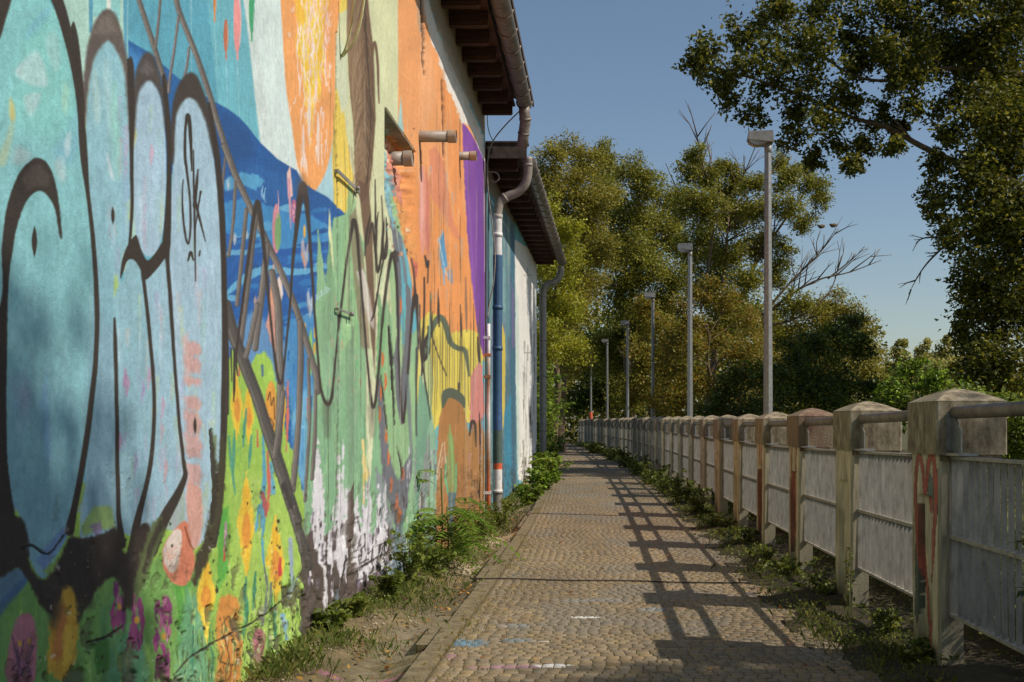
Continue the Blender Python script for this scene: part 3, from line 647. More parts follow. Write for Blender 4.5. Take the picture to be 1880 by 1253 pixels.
P(K2, "220,512 223,482 232,455 245,436 252,434 260,460 270,478 282,470 296,448 305,432 313,440 311,462 300,480 286,498 268,514 260,500 250,482 240,476 232,482 226,500", 2, True)
P('2f261e', "-60,700 0,560 3,460 14,380 34,322 55,297 70,290 88,302 101,335 109,385 113,436 108,430 100,385 88,362 72,351 52,366 36,402 23,460 14,560 12,800 20,900 33,975 50,1030 52,1062 30,1010 12,950 -60,930", 3, True, rough=1)
P('5a524a', "40,330 58,304 75,302 92,325 88,345 70,342 50,352", 8, op=.45)
lens(K2, 63, 444, 5, 30, soft=1.5); lens(K2, 207, 396, 3.5, 17, soft=1.5); lens(K2, 358, 782, 3, 17, soft=1.5)
# the tag inside the last bubble
L(K2, "353,314,3 351,270,6 348,222,8 344,213,7 340,240,5 339,285,6 344,322,5 349,362,4 350,410,4 347,446,3 342,440,4 337,400,4 335,350,3 336,330,2", 1.4); L(K2, "356,276,2 357,330,4 357,410,4 358,470,3 359,516,2", 1.3); L(K2, "365,312,3 362,345,6 357,378,7", 1.4); L(K2, "357,362,6 366,400,5 377,443,2", 1.3); L(K2, "370,352,4 363,390,3 357,425,2", 1.2); L(K2, "345,479,3 350,464,6 355,478,3", 1.3); L(K2, "367,461,3 366,470,3", 1.3)
# black foot of the letters
P('362b22', "-60,950 30,948 48,975 55,1035 76,1064 100,1048 118,1008 132,985 150,988 185,982 212,968 222,1000 232,1015 250,975 268,960 282,985 262,1040 248,1085 240,1120 226,1090 205,1060 180,1080 160,1112 140,1150 116,1150 96,1135 74,1110 58,1080 36,1045 0,1060 -60,1080", 6, True, rough=4)
P('5c6a3a', "262,1010 282,960 300,945 306,975 290,1010 270,1060 250,1110 246,1080", 6, rough=5, op=.9); L('352a20', "265,1050,8 280,1000,10 300,960,12", 4, rough=3, op=.8)
L('3f3a22', "408,800,6 405,880,16 396,940,22 384,990,22 370,1030,22 360,1070,12", 5, rough=5); L('6a7a44', "395,800,4 394,860,9 392,930,8 386,970,6", 3, rough=4, op=.8, streak=.4)
L('4c4a2a', "120,1180,30 136,1130,26 150,1110,20", 12, op=.6)
P('d8a832', "92,1140 112,1090 128,1078 140,1100 142,1180 134,1235 112,1250 92,1225", 8, True, rough=7); P('c8743a', "104,1130 118,1110 124,1150 116,1200 98,1210", 8, True, rough=5, op=.75); P('e8c040', "118,1150 134,1160 132,1210 116,1220", 5, True, rough=4, op=.8)
L('362b22', "96,1085,30 100,1120,22 96,1150,8", 14, op=.75); L('362b22', "150,1080,30 165,1110,14", 14, op=.6)
# white and orange creature
P('dd8260', "336,958 346,965 352,1000 358,1030 352,1062 336,1076 316,1066 302,1040 300,1010 312,985", 2.5, True, rough=1.5); P('ead8cc', "312,985 326,972 334,985 330,1040 318,1052 304,1036 301,1010", 3, True, rough=2); L('8a4a30', "340,968,3 349,998,3 356,1010,2", 1.2)
for i in range(12): L('e0a088', f"{rng.uniform(304,328)},{rng.uniform(985,1030)},1 {rng.uniform(306,328)},{rng.uniform(1000,1045)},1", 1)
# extra thin drips beside the last letter
L(K1, "416,620,2 415,720,5 414,800,2", 1.3); L(K1, "424,640,3 425,700,2", 1.2); L(K1, "430,640,3 430,700,5 429,738,2", 1.3)
for i in range(420):
    x = rng.uniform(0, 560) if rng.random() < .8 else rng.choice((rng.gauss(393, 7), rng.gauss(300, 14), rng.gauss(260, 14), rng.gauss(528, 8))); bv = 775 + 1.2 * (1100 - x) / 1.65
    y = bv - abs(rng.gauss(0, 190)) - 10
    if y < 780 or y > 1260: continue
    k = rng.uniform(.8, 2.4)
    if i % 2: continue
    P(rng.choice(['2a2416', '3a3420', '4a4a2a', '30301c', '241e14']), [(x + k * rng.uniform(.6, 1.6) * math.cos(t), y + 1.7 * k * rng.uniform(.5, 1.7) * math.sin(t)) for t in np.linspace(0, 6.28, 8)[:-1]], 1, rough=1.5, op=.85)
for i in range(330):
    x = rng.uniform(330, 552); bv = 775 + 1.2 * (1100 - x) / 1.65; y = bv - rng.uniform(0, 150)
    L(rng.choice(['4a6a2a', '3a5424', '2f4420', '5a7a34', 'd0e890', '55482a']), [(x, y, .6), (x + rng.uniform(-2, 2), y + rng.uniform(5, 14), rng.uniform(1, 2.2)), (x + rng.uniform(-2, 2), y + rng.uniform(16, 34), .5)], 1, rough=1, op=.7)
# ---- top of the wall: bare render, white undercoat edge
P('efe9e0', "770,-60 806,60 850,165 888,250 894,310 886,285 862,232 848,225 838,195 822,165 806,110 790,70 764,-60", 2, rough=5)
P('9a8a74', "772,-60 1010,-60 1010,120 900,260 888,246 866,195 842,150 812,75 798,40", 2, rough=4); P('c8bba4', "800,40 830,100 864,190 880,235 870,230 840,165 812,90", 5, rough=5, op=.5)
P('d79a70', "764,-60 775,-60 782,70 776,130 770,60", 3, rough=3, op=.5)
L('4a3c30', "772,-40,4 774,20,5 778,80,4 776,110,3 780,140,2", 1.5, smooth=False, rough=2, relief=.03); L('b8a894', "766,-30,5 768,30,5 771,60,2", 2, rough=2, op=.7)
L('5a3a24', "812,150,3 814,215,4 815,290,2", 1.5, rough=2, relief=.02); L('6a4a34', "771,240,3 773,300,2", 1.5, rough=2); L('d0834a', "814,130,6 815,220,7", 2, rough=2, op=.4)
# broken recess
P('d9dcb4', "706,228 722,232 724,270 716,300 708,290", 3, rough=3); P('7fb4c0', "712,240 728,262 736,330 744,400 728,420 714,330", 4, rough=5); P('3e5a66', "708,270 716,290 722,340 716,350 708,310", 4, rough=3, op=.8)
P('d88a70', "730,240 750,280 758,330 756,400 744,380 734,300", 4, rough=5); P('e49a52', "738,360 758,380 764,480 752,470 742,420", 4, rough=5); P('9cc48a', "730,350 742,390 746,440 735,420", 4, rough=4)
for i in range(60):
    x = rng.uniform(706, 762); y = rng.uniform(225, 470)
    E(rng.choice(['f0e4c8', '8a5a40', 'b86a48', '6a8a90', 'e8a878', '4a3a30', 'd8b890']), x, y, rng.uniform(1, 2.5), rng.uniform(1.5, 4), 1.2, 8, rough=1.5, op=.8)
# seams, cracks, cable shadow lines
L('4a4438', "617,60,1.2 619,300,1.2 622,640,1.5 620,780,2 618,900,3 614,1000,3 616,1160,4", 1.2, rough=1, relief=.02); L('5a5a48', "640,330,1 641,600,1", 1)
P('7c9c7c', "634,640 646,590 650,760 646,900 636,900", 2, rough=1, op=.7); P('5e4f46', "636,905 646,880 648,1000 652,1110 655,1165 644,1165 636,1060", 1.5)
L(None, "642,600,9 641,900,9 646,1100,9 650,1165,9", 2, relief=-.02)
P('f0eeea', "645,1130 655,1128 657,1165 646,1170", 1.5, rough=2); L('3a3430', "648,1140,2 654,1150,2", 1)
L('2c2a22', "714,600,4 717,640,7 721,700,5 724,780,2", 1.5, rough=2, relief=.006); L('333026', "700,690,2 706,740,3 712,800,2", 1.3, rough=2, relief=.006); L('3a3a30', "728,820,2 736,850,3 738,880,2", 1.3, rough=2, relief=.01)
for pts in ("322,1240,3 345,1215,4 368,1196,5 398,1178,4 430,1160,3 470,1140,4 510,1110,3 545,1078,2", "40,1010,3 60,1002,4 90,1018,4 118,985,4", "168,1180,4 200,1168,6 226,1150,4", "640,1060,3 668,1040,4 700,1020,3 730,1000,2", "388,790,6 392,840,10 396,900,10 390,960,8"):
    L('2c2418', pts, 1.5, rough=2.2, relief=.007, op=.85)
# ---- far building: teal, blue, yellow and white stripes (same chart, its own wall)
P('5c8690', "893,300 945,300 950,1000 893,1000", 1.5)
for i in range(46):
    x = rng.uniform(896, 946); y = rng.uniform(380, 820)
    L(rng.choice(['4a6f7c', '6f9ca0', '3f5f70', '7a9c94', '5a7c94', '88b0b0', '6a6a90', '44707c', '93a49c']), f"{x},{y},{rng.uniform(1.5,4)} {x+rng.uniform(-1,1)},{y+rng.uniform(60,200)},1", 1.3, rough=1)
P('2f5f7a', "938,420 946,440 947,900 940,930 936,700", 1.5, rough=1, op=.8); P('7a6090', "939,520 944,540 945,640 940,640", 1.5, op=.7); P('d9c04a', "921,590 928,620 927,740 923,800 920,700", 1.3, rough=1); P('8a5aa0', "916,480 919,500 920,600 916,600", 1.3, op=.6); P('2f86a8', "926,760 938,720 940,880 930,930 926,900", 1.5, rough=1.5, op=.9)
P('eeece4', "945,440 992,470 992,900 951,880 947,700", 1.3, rough=1); P('c4d8cc', "946,520 952,560 954,860 949,850", 2, rough=1, op=.8)
for i in range(50):
    x = rng.uniform(960, 986); y = rng.uniform(600, 850)
    L(rng.choice(['5a564e', '8a867c', 'f4f2ec', '3f3c36', 'b4b0a4', 'fbfaf6']), f"{x},{y},{rng.uniform(.8,2.4)} {x+rng.uniform(-.6,.6)},{y+rng.uniform(20,70)},.6", 1, rough=.8, op=.75)
P('b0c4bc', "984,520 990,540 990,640 985,640", 2, op=.4); P('b45a48', "988,690 991,690 991,730 988,740", 1.5, op=.6)
for y in (506, 648): L('8a8880', f"962,{y},1.5 976,{y},1.5", .8); L('8a8880', f"969,{y-14},1.5 969,{y+14},1.5", .8)
P('7d6f5c', "893,-60 1010,-60 1010,520 990,500 970,455 945,410 920,380 893,345", 3, rough=2)

# ---- weathering over the whole painting
A *= (0.93 + 0.14 * NB[..., None])
A *= (0.955 + 0.09 * NS[..., None])
basev = VPV + 1.2 * 3300 / np.maximum(VPU - gx, 60) * FPX / 3300 * 1.0
basev = VPV + 1.2 * (VPU - gx) / 1.65
hgt = (basev - gy) / np.maximum(basev - VPV, 1) * 1.2             # height above the ground, metres
yal = 3300 / np.maximum(VPU - gx, 60)                             # metres along the wall
q1 = fbm(yal * 9, hgt * 9, 11, 5); q2 = fbm(yal * 3, hgt * 2.2, 12, 4)
low = sstep(.95, .1, hgt)
chip = sstep(1.5, .7, hgt) * sstep(.60, .66, q1 + (low - .5) * .10) * sstep(.42, .6, q2 + low * .12) * (.22 + .78 * low)
A[:] = A * (1 - chip[..., None] * .75) + hx('4e4636') * chip[..., None] * .75
D += chip * .016
D += low * (fbm(yal * 7, hgt * 7, 14, 4) - .5) * .05 + (fbm(yal * 2.5, hgt * 2.5, 15, 3) - .5) * .012
fl = sstep(.80, .82, fbm(yal * 40, hgt * 40, 16, 2)) * sstep(.5, .62, q2) * sstep(1.4, .5, hgt)
A[:] = A * (1 - fl[..., None] * .5) + hx('efe8da') * fl[..., None] * .5
# the recess is really cut into the wall
gxr, gyr = gx, gy
lint = 775 - (3.62 - 1.2) * (VPU - gx) / 1.65
inr = sstep(706, 709, gx) * sstep(764, 758, gx) * sstep(-1, 1, gy - lint)
rec = inr * np.clip(1 - (gy - lint) / 250, 0, 1) ** 1.3
D += rec * (.17 + .16 * (fbm(yal * 14, hgt * 14, 17, 3) - .5))

A[:] = A * .93 + .07 * (A.mean(2, keepdims=True) * .6 + .30)
LINA = lin(np.clip(A, 0, 1)) * 0.86

def sample(arr, u, v):
    x = np.clip(u - CX0, 0, CW - 1.001); y = np.clip(v - CY0, 0, CH - 1.001)
    xi = x.astype(np.int32); yi = y.astype(np.int32); fx = x - xi; fy = y - yi
    if arr.ndim == 3: fx = fx[..., None]; fy = fy[..., None]
    return (arr[yi, xi] * (1 - fx) + arr[yi, xi + 1] * fx) * (1 - fy) + (arr[yi + 1, xi] * (1 - fx) + arr[yi + 1, xi + 1] * fx) * fy

def painted_wall(name, us, plane, ztop, zbot, mat, parent, step):
    """plane(u) -> x, y of the wall foot line; rows follow the density the painting needs"""
    us = np.asarray(us, dtype=np.float64)
    X, Y = plane(us)
    vt = VPV - (ztop - CAMZ) * FPX / Y; vb = VPV + (CAMZ - zbot) * FPX / Y
    n1, n2, n3 = 30, int(1330 / step), 16
    V = np.zeros((n1 + n2 + n3, len(us)))
    a = np.maximum(vt, -40.0); b = np.minimum(vb, 1290.0)
    t = np.linspace(0, 1, n1, endpoint=False)[:, None]; V[:n1] = vt + (np.maximum(a, vt + 20) - vt) * t
    a2 = np.maximum(a, vt + 20)
    t = np.linspace(0, 1, n2, endpoint=False)[:, None]; V[n1:n1 + n2] = a2 + (b - a2) * t
    t = np.linspace(0, 1, n3)[:, None]; V[n1 + n2:] = b + (vb - b) * t
    U = np.broadcast_to(us, V.shape)
    Z = CAMZ + (VPV - V) * np.broadcast_to(Y, V.shape) / FPX
    dep = sample(D, U, V)
    edge = (U > us[0]) & (U < us[-1])
    P3 = np.stack([np.broadcast_to(X, V.shape) - dep * edge, np.broadcast_to(Y, V.shape), Z], -1).reshape(-1, 3)
    col = sample(LINA, U, V).reshape(-1, 3)
    r, c = V.shape
    i = np.arange(r * c).reshape(r, c)
    F = np.stack([i[1:, :-1], i[1:, 1:], i[:-1, 1:], i[:-1, :-1]], -1).reshape(-1, 4)
    me = np_mesh(name, P3, F, col, smooth=True)
    return link(name, me, mat, parent)
# ------------------------------------------------------------------ ground levels and the bend of the path
_gY = [-40, 2, 5, 7.8, 9.7, 11.6, 13.5, 19, 35, 60, 400]
_gZ = [.08, .05, .02, -.02, -.042, -.05, -.055, -.04, 0, 0, 0]
def gz(Y): return np.interp(Y, _gY, _gZ)
def bend(Y):
    Y = np.asarray(Y, dtype=np.float64)
    return np.where(Y > 8, -.00102 * (np.minimum(Y, 80) - 8) ** 2 - np.maximum(Y - 80, 0) * .147, 0)
def verge_l(X, Y):
    """dirt strip between wall and kerb: shallow trough, then down to the wall foot"""
    foot = np.interp(Y, [2, 6, 9, 12, 15, 18, 22, 26, 30], [.05, .0, -.06, -.2, -.27, -.2, -.03, .03, .02])
    t = np.clip((-.9 - X) / .75, 0, 1)
    return (gz(Y) - .02) * (1 - t) + foot * t - .07 * np.sin(np.pi * np.clip(t * 1.6, 0, 1)) * sstep(3, 5, Y) * sstep(22, 14, Y)

# ------------------------------------------------------------------ buildings
def keep(o, parent):
    o.parent = parent
    o.matrix_parent_inverse = Matrix.Translation(-Vector(parent.location))
    return o

def plane1(u): return np.full(u.shape, -1.65), 3300.0 / (VPU - u)
def plane2(u):
    Y = 2000 * (-1.8772) / (u - 1128.57)
    return -1.65 + (Y - 15.9) * .01429, Y

b1 = empty("mural_building", (-1.65, 9, 0))
tag(b1, "long near building whose wall is covered in bubble letters, a sun and an orange field", "building")
STEP = 1.5
us1 = list(np.linspace(-1650, -50, 40)) + list(np.arange(-40, 890, STEP)) + [890.0]
w = painted_wall("wall", us1, plane1, 5.74, -.55, M['paint'], b1, STEP); w.parent = None; keep(w, b1)
mb = MB(); mb.box(-9, -2.08, -4, 15.70, -.6, 5.7); mb.box(-2.079, -1.652, 15.71, 15.80, -.6, 5.72); mb.box(-2.05, -1.70, -4, 1.18, -.6, 5.72)
keep(mb.build("wall_core", M['plaster']), b1)
def roof_slab(name, y0, y1, xe, ze, slope, xl, th, par, x2=None):
    x2 = xe if x2 is None else x2
    zl = ze + (xe - xl) * slope
    vs = [(xe, y0, ze), (x2, y1, ze), (xl, y1, zl), (xl, y0, zl)]
    vs = vs + [(x, y, z + th) for x, y, z in vs]
    m = MB(); m.add(vs, [(3, 2, 1, 0), (4, 5, 6, 7), (0, 1, 5, 4), (1, 2, 6, 5), (2, 3, 7, 6), (3, 0, 4, 7)])
    return keep(m.build(name, M['roof']), par)
roof_slab("roof", -4, 15.62, -.95, 5.75, .32, -6, .05, b1)
m = MB()
for k in range(17): m.box(-.955 + .0, -.935, -3.9 + k * 1.15, -2.76 + k * 1.15, 5.72, 5.79)
keep(m.build("roof_edge", M['roof']), b1)
m = MB(); m.box(-2.06, -1.2, -3.9, 15.6, 5.715, 5.74)
keep(m.build("roof_boarding", M['wood']), b1)
raft = None
for k in range(23):
    y = 15.42 - .57 * k
    if raft is None:
        m = MB(); m.box(-.86, 0, -.05, .05, -.16, 0); m.box(0, .012, -.045, .045, -.15, -.01)
        raft = m.build("rafter", M['wood']); o = raft
    else:
        o = raft.copy(); C.objects.link(o)
    o.location = (-1.24 - .02 * ((k * 7) % 3), y, 5.712); keep(o, b1)
def gutter(p0, p1, r, par, pitch=.57):
    p0 = Vector(p0); p1 = Vector(p1); d = p1 - p0; Lg = d.length; d.normalize(); sx = Vector((0, 0, 1)).cross(d).normalized() * -1
    m = MB(); N = 12
    for p in (p0, p1):
        for rr in (r, r * .93):
            for k in range(N + 1):
                a = math.pi + math.pi * k / N
                m.v.append(tuple(p + sx * math.cos(a) * rr + Vector((0, 0, math.sin(a) * rr))))
    n = N + 1
    for k in range(N):
        m.f.append((k, k + 1, 2 * n + k + 1, 2 * n + k)); m.sm.append(True)
        m.f.append((n + k + 1, n + k, 3 * n + k, 3 * n + k + 1)); m.sm.append(True)
    for e in (0, 2 * n):
        m.f.append(tuple(e + k for k in range(n))); m.sm.append(False)
    m.f += [(0, 2 * n, 3 * n, n), (N, n + N, 3 * n + N, 2 * n + N)]; m.sm += [False, False]
    g = m.build("gutter", M['zinc'])
    keep(g, par)
    k = 0; br = None
    while k * pitch < Lg - .1:
        p = p1 - d * (.12 + k * pitch)
        if br is None:
            q = MB(); q.tube([sx * math.cos(math.pi + math.pi * t / 10) * (r + .006) + Vector((0, 0, math.sin(math.pi + math.pi * t / 10) * (r + .006))) for t in range(11)], .009, 6)
            br = q.build("gutter_bracket", M['zinc']); o = br
        else:
            o = br.copy(); C.objects.link(o)
        o.location = p; o.parent = g
        k += 1
    return g
g1 = gutter((-1.055, 2, 5.71), (-1.055, 15.45, 5.71), .105, b1)
m = MB(); m.tube([(-1.055, 15.33, 5.66), (-1.055, 15.36, 5.55), (-1.045, 15.42, 5.45), (-1.075, 15.5, 5.3), (-1.10, 15.55, 5.12)], .078, 14)
m.tube([(-1.046, 15.40, 5.50), (-1.044, 15.415, 5.47)], .088, 14); m.tube([(-1.072, 15.49, 5.315), (-1.075, 15.50, 5.295)], .086, 14)
keep(m.build("downpipe", M['zinc']), b1)
# lintel, pipe stubs and clamps
m = MB(); m.box(-2.0, -1.6535, 8.38, 9.70, 3.618, 3.66); keep(m.build("lintel", M['plaster']), b1)
def stub(name, y, z, x1, r, mat, lab=None):
    m = MB(); m.tube([(-1.9, y, z), (x1 - .07, y, z)], r, 16); m.tube([(x1 - .075, y, z), (x1, y, z)], r * 1.14, 16, caps=False)
    m.tube([(x1 - .012, y, z), (x1 - .008, y, z)], r * .95, 16)
    o = keep(m.build(name, mat), b1)
    if lab: o["label"] = lab
stub("pipe_stub", 10.0, 3.82, -1.31, .052, M['stub']); stub("pipe_stub", 12.9, 4.35, -1.45, .05, M['stub']); stub("pipe_stub", 9.35, 3.46, -1.60, .06, M['stub'])
for (y0, y1, z, hh) in ((6.77, 7.40, 1.2 + 446 / FPX * 7.0, .012), (6.78, 7.22, 1.2 + 203 / FPX * 6.95, .007)):
    m = MB(); m.box(-1.628, -1.622, y0, y1, z - hh, z + hh); m.box(-1.66, -1.628, y0 + .01, y0 + .03, z - hh, z + hh); m.box(-1.66, -1.628, y1 - .03, y1 - .01, z - hh, z + hh)
    m.tube([(-1.622, y1 - .12, z), (-1.60, y1 - .12, z)], .014, 8)
    keep(m.build("wall_clamp", M['lamp']), b1)

M['palegreen'] = mat_noise('pale green cable', [(.3, hl('a9ac7c')), (.6, hl('c4c69a'))], 20, .6, 0)
# far, lower building
b2 = empty("stripe_building", (-1.6, 20, 0))
tag(b2, "lower far building with teal striped and white painted wall behind the blue downpipe", "building")
us2 = np.arange(893.0, 985.6, 1.1)
w = painted_wall("wall", us2, plane2, 5.0, -.5, M['paint2'], None, 3.0); keep(w, b2)
def x2(y): return -1.65 + (y - 15.9) * .01429
m = MB(); m.box(-9, -1.78, 15.95, 26.2, -.5, 4.98); m.box(-1.78, x2(26.2) - .004, 26.16, 26.24, -.5, 4.98)
keep(m.build("wall_core", M['plaster']), b2)
roof_slab("roof", 15.82, 26.5, -1.10, 5.13, .08, -7, .06, b2, -.95)
m = MB(); m.box(-1.62, -1.05, 15.815, 15.835, 5.03, 5.25); m.box(-1.9, -1.03, 15.80, 16.02, 5.251, 5.275); keep(m.build("fascia", M['roof']), b2)
r2 = None
for k in range(18):
    y = 26.05 - .57 * k
    if r2 is None:
        m = MB(); m.box(-.8, 0, -.05, .05, -.15, 0); r2 = m.build("rafter", M['wood']); o = r2
    else:
        o = r2.copy(); C.objects.link(o)
    o.location = (x2(y) + .42, y, 5.12); keep(o, b2)
m = MB(); m.add([(x2(15.9) - .1, 15.9, 5.122), (-1.12, 15.9, 5.122), (-.97, 26.4, 5.122), (x2(26.4) - .1, 26.4, 5.122), (x2(15.9) - .1, 15.9, 5.128), (-1.12, 15.9, 5.128), (-.97, 26.4, 5.128), (x2(26.4) - .1, 26.4, 5.128)], [(3, 2, 1, 0), (4, 5, 6, 7), (0, 1, 5, 4), (1, 2, 6, 5), (2, 3, 7, 6), (3, 0, 4, 7)])
keep(m.build("roof_boarding", M['wood']), b2)
g2 = gutter((-1.04, 16.0, 5.07), (-.90, 26.55, 5.10), .10, b2)
M['pipe'] = mat_attr("painted downpipe", 0.5, 0.15, 40, 0.3, 16, 0.004)
yp = 16.1
zv = lambda v, Y=yp: CAMZ + (VPV - v) / FPX * Y
path = [at(u, v, Y) for u, v, Y in ((969, 288, 16.0), (969, 315, 16.05), (964, 338, 16.08), (950, 353, yp), (932, 361, yp), (918, 372, yp), (913.5, 392, yp))]
zs = [zv(v) for v in (400, 430, 468, 470, 520, 560, 640, 700, 760, 789, 791, 820, 850, 852, 861, 863, 880, 899, 901, 925, 950, 975)]
path = spline(path, 5) + [Vector((at(913.5, 400, yp).x, yp, z)) for z in zs]
m = MB(); r_ = .068
m.tube(path, r_, 16)
for v in (398, 432, 565, 640, 903): m.tube([(path[-1].x, yp, zv(v) - .03), (path[-1].x, yp, zv(v) + .03)], r_ * 1.12, 16)
m.tube([at(929, 362, yp), at(925, 365, yp)], r_ * 1.13, 16); m.tube([at(969, 300, 16.03), at(969, 305, 16.04)], r_ * 1.16, 16)
me = m.mesh("downpipe"); a = me.color_attributes.new("col", 'FLOAT_COLOR', 'POINT')
bands = [(zv(396), '8f867c'), (zv(469), 'd9d8d4'), (zv(700), '33587a'), (zv(735), '6c7090'), (zv(790), '3f5f8a'), (zv(851), '4f6258'), (zv(862), 'd9643a'), (zv(900), 'dedcd6'), (-9, '8a8478')]
for i, v in enumerate(me.vertices):
    a.data[i].color = (*hl(next(h for z, h in bands if v.co.z >= z)), 1)
keep(link("downpipe", me, M['pipe']), b2)
yq = 26.5
path = spline([at(1029, 490, yq), at(1029, 503, yq), at(1021, 516, yq), at(1005, 523, yq), at(998, 533, yq), at(997, 548, yq)], 5) + [at(997, v, yq) for v in (600, 640, 700, 770, 820, 870)]
m = MB(); m.tube(path, .085, 14)
for v in (545, 625, 690, 790): m.tube([at(997, v - 1.5, yq), at(997, v + 1.5, yq)], .097, 14)
keep(m.build("downpipe", M['lamp']), b2)["label"] = "plain zinc downpipe at the far corner"
# thin riser pipe between the buildings
m = MB(); px = -1.58; py = 15.55
m.tube([(px, py, zv(v, py)) for v in (595, 640, 700, 760, 850, 900, 985)], .026, 10)
for v in (620, 652, 692, 905): m.box(-1.652, px + .035, py - .03, py + .03, zv(v, py) - .02, zv(v, py) + .02)
me = m.mesh("riser_pipe"); a = me.color_attributes.new("col", 'FLOAT_COLOR', 'POINT')
for i, v in enumerate(me.vertices):
    n_ = vnoise(v.co.z * 5, 3.3, 2)
    a.data[i].color = (*hl('e4e0da' if n_ > .55 else ('c8683a' if n_ > .36 else '9a6a4a')), 1)
keep(link("riser_pipe", me, M['pipe']), b1)
def cable(name, label, pts, r, mat='cable', cat="cable"):
    m = MB(); m.tube([Vector(p) for p in spline(pts, 6)], r, 6); return tag(m.build(name, M[mat]), label, cat)
cable("hanging_cable", "thin grey cable looping from gutter end of near building down beside the purple band", [at(975, 158, 15.3), at(971, 182, 15.4), at(955, 203, 15.5), at(930, 228, 15.6), at(906, 258, 15.6), at(896, 290, 15.6), at(895, 330, 15.6), at(899, 375, 15.65), at(905, 425, 15.7), at(909, 470, 15.7), at(906, 520, 15.7), at(899, 555, 15.7), at(895, 585, 15.65)], .009)
cable("loose_wire", "short dark wire hanging in the gap of sky above the lower roof", [at(895, 190, 15.82), at(895, 225, 15.82), at(899, 246, 15.82), at(907, 262, 15.82)], .007, 'black')
cable("curled_wire", "pale curled wire end poking from wall below the lower eave", [at(893, 318, 15.75), at(905, 316, 15.7), at(914, 320, 15.7), at(916, 329, 15.7), at(908, 335, 15.7), at(902, 331, 15.7)], .009)
cable("green_cable", "pale green cable hanging in a loop in front of the brown feather", [at(660, -40, 6.85), at(651, 0, 6.87), at(644, 50, 6.9), at(634, 90, 6.93), at(626, 104, 6.955), at(634, 98, 6.93), at(652, 72, 6.9), at(664, 30, 6.87), at(672, -30, 6.85)], .008, 'palegreen')
cable("stay_wire", "thin curved wire arching out under the eave of lower building near its end", [at(974, 480, 25.6), at(978, 468, 25.6), at(990, 460, 25.7), at(1003, 458, 25.8), at(1013, 452, 25.9)], .012)
cable("wire_shadow_line", "thin dark strand drawing the shadow of an overhead wire across the cobbles", [(x, 8.45 - .28 * (x + .95) / 2.3 + .02 * math.sin(x * 7), float(gz(8.3)) + .012) for x in np.linspace(-1.0, 1.32, 12)], .0055, 'black')  # strand laid on the setts in place of an overhead wire's shadow

# ------------------------------------------------------------------ ground
ys = np.concatenate([[-40, -20, -8], np.arange(-4, 100, 1.0), np.arange(105, 700, 40)])
xs = np.concatenate([[-600, -300, -150, -80, -40, -20, -10, -6], np.arange(-4, 6.1, .5), [8, 10, 14, 20, 40, 80, 150, 300, 600]])
GX, GY = np.meshgrid(xs, ys)
off = GX - bend(GY)
GZ = gz(GY) - .09 - sstep(1.9, 3.2, off) * .7 - sstep(3, 6, off) * .9 - sstep(-1, -1.6, off) * .35 * sstep(30, 26, GY) + sstep(-1.5, -4, off) * .4 * sstep(28, 34, GY)
i = np.arange(GX.size).reshape(GX.shape)
F = np.stack([i[:-1, :-1], i[:-1, 1:], i[1:, 1:], i[1:, :-1]], -1).reshape(-1, 4)
M['terrain'] = mat_noise("terrain grass and soil", [(0.3, hl('2f3016')), (0.5, hl('4a4a22')), (0.7, hl('6a5c36'))], 2.5, .95, .8, 12, bd=.05)
tag(link("terrain", np_mesh("terrain", np.stack([GX, GY, GZ], -1).reshape(-1, 3), F, None, True), M['terrain']), kind="structure")

